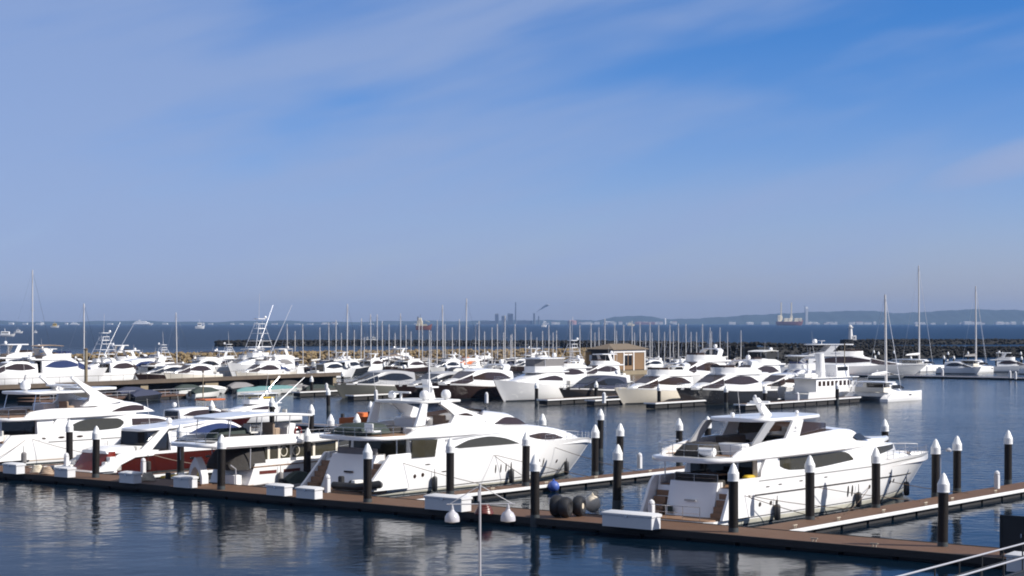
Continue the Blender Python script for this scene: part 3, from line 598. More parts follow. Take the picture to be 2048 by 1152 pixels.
# lamp bracket on a pile
p = G(1871, 878, 4.3)
r = empty('bracket_light', p+Vector((.32, -.05, -1.0))); tag(r, 'small grey bracket light fixed to the black pile off the bow of the right-hand yacht', 'light')
MB().tube([(0,0,-2.4), (0,0,.2), (.5,0,.35)], .03, 6).build('arm', 'pipe', r); MB().lathe((.55,0,.2), [(.18,-.02), (.2,.08), (.08,.2), (.02,.22)], 10).build('lamp_shade', 'pipe', r)
# ---- dock boxes
def dock_box(pos, lb, L=1.5, W=.75, h=.72, lid=True, rot=HU):
    r = empty('dock_box', pos, rot); tag(r, lb, 'dock box', 'white dock boxes on the main dock')
    MB().box(-L/2, L/2, -W/2, W/2, .03, h-.1, .03).build('body', 'box', r)
    l = MB().loft([[(-L/2-.05, -W/2-.05, h-.1), (L/2+.05, -W/2-.05, h-.1), (L/2+.05, W/2+.05, h-.1), (-L/2-.05, W/2+.05, h-.1)], [(-L/2-.05, -W/2-.05, h), (L/2+.05, -W/2-.05, h), (L/2+.05, W/2+.05, h+.03), (-L/2-.05, W/2+.05, h+.03)], [(-L/2+.1, -W/2+.1, h+.07), (L/2-.1, -W/2+.1, h+.07), (L/2-.1, W/2-.1, h+.1), (-L/2+.1, W/2-.1, h+.1)]]).build('lid', 'box', r)
    MB().box(-.09, .09, -W/2-.085, -W/2-.052, h-.16, h-.02).build('latch', 'steel', l)
for px, py, lb, L, W, h in [(20,948,'white dock box at the left edge of the photo', 1.7,.8,.75),(122,955,'white dock box in front of the left-edge yacht, left of the red transom',1.6,.75,.7),(253,967,'white dock box below the white stern wing of the red-hulled yacht',1.6,.75,.75),
  (363,976,'white dock box under the small arched cradle',1.65,.8,.75),(551,992,'white dock box at the stern of the older motor yacht, left of a pair',1.75,.75,.7),(611,998,'white dock box at the stern of the older motor yacht, right of a pair',1.75,.75,.7)]:
    q = G(px, py, .5)+V*.35; dock_box(q, lb, L, W, h)
dock_box(G(885, 1022, .5)+V*.5, 'long white dock box beside the street lamp with raised lid edge', 3.0, .95, .85)
dock_box(G(1252, 1057, .5)+V*.5, 'long white dock box at the stern of the right-hand yacht, beside the cream buoy', 3.4, .9, .8)
dock_box(G(2047, 1146, .5)+V*.3, 'white box at the lower right corner beside the gangway', 1.6, .8, .8)
r = empty('tender_cradle', G(366, 972, .5)+V*1.4, HU); tag(r, 'small white arched cradle standing behind a dock box', 'cradle')
MB().prism([(-.75,.6), (-.5,1.35), (-.05,1.95), (.05,1.95), (.5,1.35), (.75,.6), (.75,0), (.6,0), (.55,.5), (.28,1.1), (0,1.3), (-.28,1.1), (-.55,.5), (-.6,0), (-.75,0)], -.3, .3).build('arch', 'box', r)
MB().box(-.9, .9, -.5, .5, 0, .1).build('base', 'planks', r)
# ---- service pedestals, cleats, buoys, ropes, odds and ends
def pedestal(pos, lb):
    r = empty('service_pedestal', pos, HU); tag(r, lb, 'pedestal', 'white service pedestals on the docks')
    MB().box(-.16, .16, -.16, .16, 0, .95, .03).build('post', 'box', r); MB().lathe((0,0,.955), [(.17,0), (.2,.06), (.16,.2), (.03,.3)], 10).build('lamp_hood', 'box', r)
pedestal(G(655, 985, .5), 'white service pedestal between the older motor yacht and the central yacht')
pedestal(G(133, 937, .5), 'white service pedestal in front of the left-edge yacht')
pedestal(G(270, 950, .5)+V*.8, 'white service pedestal behind the dock box under the stern wing of the red-hulled yacht')
pedestal(G(1320, 1043, .5)-U*.6, 'white service pedestal at the port stern corner of the right-hand yacht')
pedestal(G(1994, 977, .5), 'small white post box far along the right finger dock')
pedestal(G(1364, 942, .5)-U*4, 'white service pedestal on the dock seen under the aft deck of the right-hand yacht')
cl0 = MB().tube([(-.22,0,.17), (.22,0,.17)], .035).tube([(-.09,0,0), (-.09,0,.17)], .04).tube([(.09,0,0), (.09,0,.17)], .04).build('mooring_cleat', 'lightrope', loc=(0,0,0))
cl = [(P(-10.9, t, .5), 'pale mooring cleat on the right finger dock') for t in (4.2, 9.2, 14.8, 20.5, 24.3, 31)]+[(P(-38.5, t, .5), 'pale mooring cleat on the finger dock beside the central yacht') for t in (5, 11, 17, 23, 30)]+[(P(s_, -.6, .5), 'pale mooring cleat on the front edge of the main dock') for s_ in (-3.5, -7, -17, -29.5, -44, -57, -64)]
for i, (p, lb) in enumerate(cl):
    o = cl0 if i == 0 else cl0.copy()
    if i: COL.objects.link(o)
    o.location = p; o.rotation_euler.z = HV if 'finger' in lb else HU; tag(o, lb, 'cleat', lb.replace('pale mooring cleat', 'cleats'))
tyre = [(1104,1035,.66,'leftmost of the big black fenders heaped on the main dock'),(1121,1037,.62,'second big black fender from the left in the heap on the main dock'),(1148,1034,.62,'big black fender with a pale hub, rightmost in the heap on the main dock')]
for px, py, rr, lb in tyre:
    o = empty('dock_fender', G(px, py, .5)+V*.5+Vector((0,0,rr)), HU+.3); tag(o, lb, 'fender', 'big black fenders heaped on the main dock')
    MB().loft([[(x*rr, q*rr*math.cos(a), q*rr*math.sin(a)) for a in rng(0, 5.98, 20)] for x, q in ((-.38,.3), (-.5,.55), (-.45,.85), (-.2,1), (.2,1), (.45,.85), (.5,.55), (.38,.3))]).build('tyre', 'black', o)
    MB().loft([[(x*rr, q*rr*math.cos(a), q*rr*math.sin(a)) for a in rng(0, 5.98, 14)] for x, q in ((-.41,.28), (.41,.28))]).build('hub', 'creamb' if px == 1148 else 'float_', o)
def buoy(pos, r, m, lb, sq=1.0):
    o = empty('buoy', pos); tag(o, lb, 'buoy'); MB().ball((0,0,0), r, (1,1,sq), 18, 12).build('ball', m, o)
    MB().lathe((0,0,r*sq*.96), [(.09,0), (.1,.08), (.05,.1), (.04,.16), (.01,.17)], 8).build('eyelet', m, o)
buoy(G(1175,1026,.5)+V*.5+Vector((0,0,.52)), .5, 'creamb', 'large cream ball buoy on the main dock beside the black fenders', 1.05)
buoy(P(-38.0, 17.2, .38), .42, 'blueb', 'blue ball fender hanging from the edge of the finger dock beside the central yacht', .95)
def rope(a, b_, sag, lb, m='rope', r=.022):
    a, b_ = Vector(a), Vector(b_); pts = [a.lerp(b_, q)-Vector((0,0,sag*4*q*(1-q)))-a for q in rng(0, 1, 9)]
    o = MB().tube(pts, r, 5).build('mooring_line', m, loc=a); tag(o, lb, 'rope', 'mooring lines of the big yachts')
def bp(b, x, z, sg=-1, off=.03):        # world point on a boat's side
    y = sg*(b.side(x, z)+off); return b.root.location+V*(x-b.x0)+U*(-y)+Vector((0,0,z))
rope(bp(E_, 6.1, 2.0), P(-12.2, 15.2, .55), .15, 'long brown mooring line sloping across the aft hull of the right-hand yacht')
rope(bp(E_, 13.5, 2.0), P(-12.2, 22.4, .55), .1, 'brown mooring line from amidships forward on the right-hand yacht')
rope(bp(E_, 21.9, 1.32), P(-12.2, 12.3, .55), .2, 'brown mooring line leading aft from the round hull port of the right-hand yacht')
rope(bp(E_, 25.3, 1.4), P(-12.2, 29.5, .55), .1, 'brown bow line of the right-hand yacht')
rope(bp(E_, 6.1, 2.0), P(-12.2, 9.2, .55), .05, 'short brown stern line of the right-hand yacht')
rope(bp(D_, 7.6, 2.4), P(-38.8, 12.2, .55), .1, 'brown stern line across the aft hull of the central yacht')
rope(bp(D_, 17.6, 2.3), P(-38.8, 16.2, .55), .05, 'brown mooring line hanging amidships on the central yacht')
rope(bp(D_, 17.8, 2.3), P(-38.8, 23.2, .55), .05, 'brown mooring line leading forward under the slanted portholes of the central yacht')
rope(bp(D_, 25.2, 2.45), P(-38.8, 29.2, .55), .1, 'brown bow line of the central yacht')
rope(bp(A_, 8.4, 2.2), P(-80.8, 13.2, .55), .2, 'brown spring line across the side of the left-edge yacht')
rope(bp(A_, 7.9, 2.3), P(-84.5, 2.2, .55), .15, 'brown stern line of the left-edge yacht')
rope(bp(B_, 9.4, 1.5), P(-67.4, 14.2, .55), .3, 'pale mooring line in front of the red hull side', 'lightrope')
# black inflatable tender and tarp-covered skiff between the older yacht and the central yacht
def rib(name, pos, rot, L, lb, m='black', seatm='uphol', cover=None, cat='dinghy'):
    r = empty(name, pos, rot); tag(r, lb, cat)
    w = L*.2; t = L*.065
    pts = [(0,-w,t*1.2)]+[(L*.62,-w,t*1.3), (L*.85,-w*.6,t*1.8), (L*.97,0,t*2.2), (L*.85,w*.6,t*1.8), (L*.62,w,t*1.3)]+[(0,w,t*1.2)]
    MB().tube(pts, t, 10).build('inflatable_tube', m, r)
    MB().house([(0,-.1), (L*.9,.1)], [(0,t*1.4), (L*.9,t*2)], [(0,w*.8), (L*.6,w*.8), (L*.9,.08)], [(0,w*.9), (L*.6,w*.9), (L*.9,.1)], 0, L*.9, .02, 8).build('floor', 'grey', r)
    MB().box(L*.35, L*.45, -w*.5, w*.5, t*1.4, t*1.4+L*.09, .03).build('seat', seatm, r)
    MB().box(-L*.08, L*.02, -.17, .17, t, t+L*.16, .06).build('outboard_motor', 'black', r)
    if cover: MB().house(t*1.5, [(.1,t*3), (L*.3,t*5), (L*.8,t*3)], [(0,w*.9), (L*.8,w*.4)], [(0,w*.5), (L*.8,w*.2)], .1, L*.8, .2, 10).build('cover', cover, r)
rib('inflatable_dinghy', P(-46.5, 4.5, .62), HU-.1, 3.9, 'black inflatable dinghy on the swim platform of the central yacht')
rib('inflatable_dinghy', P(-52.2, 4.4, .05), HV, 4.4, 'dinghy under a dark green cover afloat beside the central yacht', 'grcanvas', 'uphol', 'green')
rib('inflatable_dinghy', P(-64.2, 4.2, .05), HV+.1, 3.6, 'yellow and grey dinghy afloat behind the main dock near the arched cradle', 'yellow')
# rope coils and bundles on the dock
for px, py, m, lb in [(62,947,'creamb','heap of cream canvas and rope on the main dock at far left'),(80,950,'tanup','heap of brown canvas beside the cream heap on the main dock'),(283,963,'lightrope','coil of pale rope on the main dock left of the arched cradle'),(955,1030,'maroon','dark red bundle on the main dock behind the street lamp')]:
    p = G(px, py, .5)+V*.6; mb = MB()
    for k in range(5):
        rr = .42-.05*k; mb.tube([(rr*math.cos(a)*1.2, rr*math.sin(a), .08+.11*k+.03*math.sin(a*3+k)) for a in rng(0, 6.2, 14)], .09, 6)
    tag(mb.build('rope_coil', m, loc=p), lb, 'rope coil')
# ================================================================ street lamp on the quay
quay = MB().box(-60, 60, 20, 57, -6, 2.8).build('quay', 'concrete', loc=(0,0,0)); tag(quay, kind='structure')
r = empty('street_lamp', (-.89, 50, 2.8)); tag(r, 'pale street lamp pole with two hanging bell lamps on a crossbar, in the foreground', 'street lamp')
zt_ = D(960, 968, 50).z-2.8; za = D(960, 1008, 50).z-2.8
MB().tube([(0,0,0), (0,0,zt_)], .04, 10, .032).build('pole', 'pipe', r)
MB().lathe((0,0,0), [(.14,0), (.14,.05), (.07,.3), (.05,.4)], 12).build('base', 'pipe', r)
x0, x1 = (-.92, .98)
MB().tube([(x0,-.1,za), (x1,.1,za)], .018, 6).build('crossbar', 'pipe', r)
for x, sg in ((x0, -1), (x1, 1)): MB().tube([(0,0,zt_-.04), (x*.92,.1*sg,za)], .012, 5).build('stay', 'pipe', r)
MB().box(-.06, -.01, -.05, .05, za+.08, za+.38, .015).build('junction_box', 'pipe', r)
for x, sg in ((-.77, -1), (.78, 1)):
    l = MB().lathe((x, .08*sg, za-.36-.09), [(.205,-.03), (.21,.0), (.2,.1), (.15,.2), (.08,.25), (.055,.3)], 20).build('lamp_shade', 'shade', r)
    MB().lathe((x, .08*sg, za-.15), [(.045,0), (.05,.04), (.03,.1), (.025,.15)], 10).build('lamp_stem', 'pipe', l)
    MB().ball((x, .08*sg, za-.47), .14, (1,1,.35), 12, 6).build('diffuser', 'shade', l)
# ================================================================ gangway and gate at lower right
a_, c_ = Vector((12.2, 56.5, 2.75)), Vector((28.9, 85.4, 1.45)); d_ = c_-a_
r = empty('gangway', a_, math.atan2(d_.y, d_.x)); tag(r, 'dark sloping gangway with white handrails leading down to the main dock at lower right', 'gangway')
L_ = math.hypot(d_.x, d_.y); dz = d_.z/L_
MB().loft([[(x, -.8, dz*x-.06), (x, .8, dz*x-.06), (x, .8, dz*x), (x, -.8, dz*x)] for x in (0, L_)]).build('walkway', 'gatem', r)
MB().box(L_-1.8, L_-.05, -.72, .72, -2.24, dz*L_-.08).build('landing', 'planks', r)
for sg in (-1, 1):
    MB().tube([(0, sg*.8, 1.05), (L_, sg*.8, dz*L_+1.05)], .035, 8).build('handrail', 'pipe', r)
    mb = MB()
    for x in rng(.3, L_-.3, 12): mb.tube([(x, sg*.8, dz*x), (x, sg*.8, dz*x+1.05)], .03, 6)
    mb.tube([(0, sg*.8, .55), (L_, sg*.8, dz*L_+.55)], .02, 6); mb.build('rail_posts', 'gatem', r)
r = empty('dock_gate', G(2000, 1110, .5), HU); tag(r, 'dark steel security gate standing on the main dock at the right edge', 'gate')
MB().box(0, .1, -.05, .05, 0, 2.0).box(2.4, 2.5, -.05, .05, 0, 2.0).box(.1, 2.4, -.05, .05, 1.9, 2.0).build('gate_frame', 'gatem', r)
MB().box(.1, 2.4, -.02, .02, .1, 1.895).build('gate_panel', 'gatem', r)
MB().box(1.1, 1.16, -.09, -.025, .95, 1.15).build('handle', 'steel', r)
# ================================================================ generic boats for the middle and far rows
def wpt(px, py): return G(px, py, 0)
def cruiser(lb, pos, rot, L, hull='white', top='white', gl='bglass', hs=1.0, fly=True, hardtop=True, arch=True, bimini=False, cover=None, group='moored motor boats in the far rows', stripe=None, win=True, B=None, dome=True, aft=.2, name='motor_boat', radar=False):
    k = L/20.0; Bh = (B or L*.25)/2; h = k*hs
    rot += random.uniform(-.05, .05); b = Boat(name, lb, 'boat', pos, rot, 0, group)
    sh = cv([(0, 1.75*h), (.45*L, 1.9*h), (.8*L, 2.25*h), (L, 2.35*h)])
    b.hull(hull, sh, Bh, (0, .5*k), (.9*L, L), tm=.45, wl=.88, dk=.15*k, n=16)
    if hull != 'white': b.stripe('gunwale_band', 'white', .5*k, .97*L, lambda x: sh(x)-.22*h, lambda x: sh(x)-.01, .02, 12)
    if stripe: b.stripe('hull_window', stripe, .3*L, .72*L, lambda x: sh(x)*.52, lambda x: sh(x)*.70, .02, 10)
    b.slab('swim_platform', 'white2', -1.1*k, .6*k, Bh*.85, .3*h, .45*h, er=.3*k, n=8)
    hw = cv([(aft*L, Bh*.86), (.5*L, Bh*.86), (.66*L, Bh*.66), (.8*L, Bh*.3)])
    z0 = 1.5*h; zr = cv([(aft*L, 3.7*h), (.4*L, 4.05*h), (.52*L, 3.95*h), (.62*L, 3.35*h), (.72*L, 2.75*h), (.82*L, 2.35*h)])
    b.part('cabin', MB().house(z0, zr, lambda x: hw(x)+.08, lambda x: hw(x)*.88, aft*L, .82*L, .25*h, 18, .04), top)
    sd = lambda x, z: hw(x)+.08-(hw(x)*.12+.08)*max(0, z-z0)/max(.4, zr(x)-z0)
    if win:
        b.window('side_window', gl, .23*L, .60*L, [(.23*L, 2.8*h), (.34*L, 3.55*h), (.46*L, 3.66*h), (.60*L, 3.1*h)], [(.23*L, 2.72*h), (.40*L, 2.5*h), (.60*L, 2.72*h)], sd, .03, 12)
        b.window('windscreen', gl, .605*L, .78*L, lambda x: zr(x)-.1*h, lambda x: max(2.15*h, zr(x)-.95*h), sd, .03, 8)
        b.part('front_windscreen', MB().loft([[(x+.05*k, y, zr(x)+.06) for y in rng(-hw(x)*.72, hw(x)*.72, 5)]+[(x-.05*k, y, zr(x)-.2) for y in rng(hw(x)*.72, -hw(x)*.72, 5)] for x in (.565*L, .62*L, .70*L)]), gl)
    b.part('saloon_door', MB().box(aft*L-.09, aft*L-.015, -Bh*.6, Bh*.6, z0+.1, 3.5*h), 'glass')
    b.part('cockpit_seat', MB().box(.05*L, .1*L, -Bh*.6, Bh*.6, 1.6*h, 2.1*h, .05), 'uphol')
    if fly:
        fw = cv([(.1*L, Bh*.84), (.45*L, Bh*.82), (.56*L, Bh*.62)])
        b.slab('flybridge_deck', top, .08*L, .57*L, fw, 3.7*h, 3.95*h, er=.8*k, n=12)
        b.part('flybridge_coaming', MB().wall([(x, -fw(x)+.1) for x in rng(.2*L, .5*L, 8)]+[(.56*L, -Bh*.3), (.575*L, 0), (.56*L, Bh*.3)]+[(x, fw(x)-.1) for x in rng(.5*L, .2*L, 8)], 3.85*h, [(.2*L, 4.2*h), (.3*L, 4.65*h), (.57*L, 4.75*h)], .12), top)
        b.part('fly_windscreen', MB().wall([(.47*L, -Bh*.6), (.55*L, -Bh*.4), (.565*L, 0), (.55*L, Bh*.4), (.47*L, Bh*.6)], 4.68*h, 5.05*h, .05), gl)
        b.part('helm_seat', MB().box(.36*L, .4*L, -Bh*.5, Bh*.1, 4.0*h, 4.75*h, .05).box(.24*L, .33*L, -Bh*.65, Bh*.65, 4.0*h, 4.45*h, .05), 'tanup')
    zz = (5.9 if fly else 4.2)*h
    if hardtop and fly:
        b.slab('hardtop', top, .2*L, .5*L, Bh*.72, zz, zz+.18*h, er=.8*k, n=10)
        for sg in (-1, 1): b.part('hardtop_post', MB().prism([(.3*L, 4.4*h), (.35*L, 4.4*h), (.40*L, zz), (.35*L, zz)], sg*Bh*.68-.05, sg*Bh*.68+.05).tube([(.24*L, sg*Bh*.66, 4.2*h), (.23*L, sg*Bh*.66, zz)], .04), top)
    if bimini:
        b.slab('bimini_top', 'canvas' if bimini is True else bimini, .18*L, .46*L, Bh*.72, [(.18*L, zz-.1), (.3*L, zz+.1), (.46*L, zz-.1)], [(.18*L, zz), (.3*L, zz+.22), (.46*L, zz)], er=.6*k, n=10)
        for sg in (-1, 1): b.part('bimini_post', MB().tube([(.22*L, sg*Bh*.7, 4*h), (.22*L, sg*Bh*.7, zz)], .035, 5).tube([(.42*L, sg*Bh*.7, 4*h), (.42*L, sg*Bh*.7, zz)], .035, 5), 'steel')
    if arch:
        x = .22*L; a0, a1 = (3.8*h, 5.6*h) if fly else (2.4*h, 4.7*h)
        b.part('radar_arch', MB().loft([[(x+dx+ax, y, z) for dx in (0, .07*L)]+[(x+dx+ax, y*.9, z-.16*h) for dx in (.07*L, 0)] for y, z, ax in ((-Bh*.82, a0, .06*L), (-Bh*.74, a1-.3*h, 0), (-Bh*.5, a1, -.01*L), (Bh*.5, a1, -.01*L), (Bh*.74, a1-.3*h, 0), (Bh*.82, a0, .06*L))]), top)
        zz = max(zz if (hardtop and fly) else 0, a1)
    if dome: b.dome(.27*L if (hardtop and fly) else .25*L, Bh*.25, zz+(.15*h if hardtop and fly else -.03), .28*k+.06)
    if radar: b.part('radar_bar', MB().box(.30*L, .315*L, -Bh*.45, Bh*.45, zz+.75*h, zz+.87*h).tube([(.307*L, 0, zz), (.307*L, 0, zz+.78*h)], .08), 'white')
    b.whip(.24*L, -Bh*.3, zz, 1.8*k, .025, .2)
    if cover: b.part('canvas_cover', MB().house(1.5*h, [(.02*L, 2.0*h), (.12*L, 3.2*h), (.3*L, 4.1*h), (.5*L, 3.9*h), (.8*L, 2.5*h), (.92*L, 2.35*h)], [(0, Bh*.95), (.6*L, Bh*.9), (.92*L, Bh*.2)], [(0, Bh*.6), (.5*L, Bh*.5), (.92*L, Bh*.08)], .02*L, .92*L, .4*h, 16, .05), cover)
    b.toprail(.55*L, .965*L, .55*h, .1, 8, 1.5*k)
    return b
def sportfish(lb, pos, rot, L, hull='white', gl='bglass', hs=1.0, tower=True, outrig=True, group='moored motor boats in the far rows', fly=True, encl=False, name='fishing_boat'):
    k = L/20.0; Bh = L*.27/2; h = k*hs
    b = Boat(name, lb, 'fishing boat', pos, rot, 0, group)
    sh = cv([(0, 1.25*h), (.28*L, 1.4*h), (.34*L, 1.9*h), (.6*L, 2.45*h), (L, 3.2*h)])
    b.hull(hull, sh, Bh, (0, .25*k), (.88*L, L), tm=.42, wl=.86, dk=.2*k, n=18)
    hw = cv([(.3*L, Bh*.84), (.55*L, Bh*.8), (.8*L, Bh*.42)])
    zr = cv([(.3*L, 4.0*h), (.5*L, 4.05*h), (.58*L, 3.7*h), (.8*L, 2.9*h)])
    b.part('cabin', MB().house(1.3*h, zr, lambda x: hw(x)+.08, lambda x: hw(x)*.9, .3*L, .8*L, .25*h, 16, .03), 'white')
    sd = lambda x, z: hw(x)+.08-(hw(x)*.1+.08)*max(0, z-1.3*h)/(2.6*h)
    b.window('side_window', gl, .33*L, .60*L, [(.33*L, 3.2*h), (.42*L, 3.6*h), (.60*L, 3.2*h)], [(.33*L, 2.8*h), (.60*L, 3.0*h)], sd, .03, 10)
    b.part('saloon_door', MB().box(.3*L-.09, .3*L-.015, -Bh*.6, Bh*.6, 1.5*h, 3.6*h), 'glass')
    b.part('fighting_chair', MB().lathe((.14*L, 0, 1.1*h), [(.12, 0), (.12, .6*h), (.4, .65*h), (.4, .8*h), (.02, .85*h)], 8).box(.11*L, .12*L, -.35, .35, 1.8*h, 2.6*h), 'uphol')
    top = 4.1*h
    if fly:
        fw = cv([(.24*L, Bh*.78), (.5*L, Bh*.76), (.6*L, Bh*.5)])
        b.slab('flybridge_deck', 'white', .22*L, .6*L, fw, 4.02*h, 4.2*h, er=.6*k, n=12)
        b.part('flybridge_coaming', MB().wall([(x, -fw(x)+.1) for x in rng(.34*L, .52*L, 6)]+[(.585*L, -Bh*.35), (.6*L, 0), (.585*L, Bh*.35)]+[(x, fw(x)-.1) for x in rng(.52*L, .34*L, 6)], 4.1*h, 5.0*h, .12), 'white')
        b.part('helm_console', MB().box(.42*L, .48*L, -Bh*.4, Bh*.4, 4.2*h, 5.3*h, .06), 'white')
        if encl: b.part('clear_enclosure', MB().wall([(.3*L, -Bh*.7), (.52*L, -Bh*.66), (.58*L, -Bh*.3), (.58*L, Bh*.3), (.52*L, Bh*.66), (.3*L, Bh*.7)], 5.0*h, 6.0*h, .04), 'grcanvas')
        b.slab('hardtop', 'white', .26*L, .58*L, Bh*.72, 6.05*h, 6.2*h, er=.6*k, n=10)
        for sg in (-1, 1):
            for x in (.3*L, .52*L): b.part('hardtop_post', MB().tube([(x, sg*Bh*.68, 4.3*h), (x, sg*Bh*.66, 6.1*h)], .04, 6), 'alu')
        top = 6.2*h
    if tower:
        for sg in (-1, 1):
            for xa, xb in ((.22, .36), (.62, .46)): b.part('tower_leg', MB().tube([(xa*L, sg*Bh*.85, 4.1*h), (xb*L, sg*Bh*.3, 10.6*h)], .055, 6), 'alu')
        for z, q in ((7.3, .72), (8.8, .55)):
            w = Bh*q; xa, xb = (.22+.14*(z-4.1)/6.5)*L, (.62-.16*(z-4.1)/6.5)*L
            b.part('tower_ring', MB().tube([(xa, -w, z*h), (xb, -w, z*h), (xb, w, z*h), (xa, w, z*h), (xa, -w, z*h)], .045, 5), 'alu')
        b.part('tower_basket', MB().box(.35*L, .47*L, -Bh*.34, Bh*.34, 9.7*h, 9.85*h, .03).tube([(.35*L, -Bh*.34, 10.7*h), (.47*L, -Bh*.34, 10.7*h), (.47*L, Bh*.34, 10.7*h), (.35*L, Bh*.34, 10.7*h), (.35*L, -Bh*.34, 10.7*h)], .05, 5), 'white')
        b.slab('sun_shade', 'white', .34*L, .48*L, Bh*.36, 11.6*h, 11.75*h, er=.4*k, n=8)
        b.part('shade_post', MB().tube([(.36*L, 0, 9.8*h), (.36*L, 0, 11.65*h)], .045, 6).tube([(.46*L, 0, 9.8*h), (.46*L, 0, 11.65*h)], .045, 6), 'alu')
        b.whip(.42*L, 0, 11.7*h, 5*h, .04, .2); top = 11.7*h
    if outrig:
        tip = (.12, 1.8, 13.5, .06) if outrig is True else (-.02, 1.25, 14.5, .08) if outrig == 'tall' else (.02, 1.2, 9.4, .075)
        for sg in (-1, 1): b.part('outrigger', MB().tube([(.42*L, sg*Bh*.9, 2.6*h), (tip[0]*L, sg*Bh*tip[1], tip[2]*h)], tip[3], 6, tip[3]*.5), 'alu')
    b.dome(.33*L, Bh*.2, top, .3*k+.05); b.whip(.3*L, -Bh*.4, 6.1*h, 3.4*k, .025, .5)
    b.toprail(.62*L, .97*L, .55*h, .1, 7, 1.5*k)
    return b
def sailboat(lb, pos, rot, L, mast, hull='white', lean=0.0, cover='navy', group='sailing yachts in the far rows', fur=True, mr=.15):
    b = Boat('sailing_yacht', lb, 'sailing yacht', pos, rot, 0, group)
    Bh = L*.15; sh = cv([(0, 1.0), (L*.5, 1.05), (L, 1.35)])
    b.hull(hull, sh, Bh, (.2, -.1), (.86*L, L), tm=.45, pw=(1.8, 2.2), wl=.8, taper=.3, dk=.08, n=14)
    if hull == 'white': b.stripe('sheer_stripe', 'navy', .5, L*.95, lambda x: sh(x)-.28, lambda x: sh(x)-.18, .012, 8)
    hw = cv([(L*.3, Bh*.6), (L*.55, Bh*.6), (L*.74, Bh*.25)])
    b.part('coachroof', MB().house(.9, [(L*.3, 1.75), (L*.5, 1.7), (L*.74, 1.3)], hw, lambda x: hw(x)*.8, L*.3, L*.74, .12, 10), 'white')
    b.window('cabin_window', 'glass', L*.34, L*.56, 1.6, 1.38, lambda x, z: hw(x)*.86, .03, 6)
    b.part('spray_hood', MB().house(1.4, [(L*.22, 1.9), (L*.26, 2.45), (L*.33, 1.75)], Bh*.55, Bh*.45, L*.22, L*.33, .15, 6), cover)
    mx = L*.55
    b.part('mast', MB().tube([(mx, 0, 1.3), (mx-lean*mast, 0, mast)], mr, 8, mr*.75), 'masts')
    b.part('boom', MB().tube([(mx, 0, 2.7), (L*.15, 0, 2.6)], .07, 6), 'masts')
    b.part('sail_cover', MB().tube([(mx-.1, 0, 2.9), (L*.3, 0, 2.85), (L*.16, 0, 2.72)], .17, 8, .1), cover)
    top = Vector((mx-lean*mast, 0, mast-.1))
    rg = MB().tube([(L*.03, 0, 1.1), top], .018, 4).tube([(L*.97, 0, 1.35), top], .03 if fur else .018, 4)
    for sg in (-1, 1):
        rg.tube([(mx-.2, sg*Bh*.9, 1.1), (mx-lean*mast*.6, sg*.9, mast*.6), top], .016, 4)
        rg.tube([(mx-lean*mast*.6, 0, mast*.6), (mx-lean*mast*.6, sg*.9, mast*.6)], .03, 4)
    b.part('rigging', rg, 'steel')
    b.toprail(L*.6, L*.97, .55, .08, 5, 1.8)
    return b
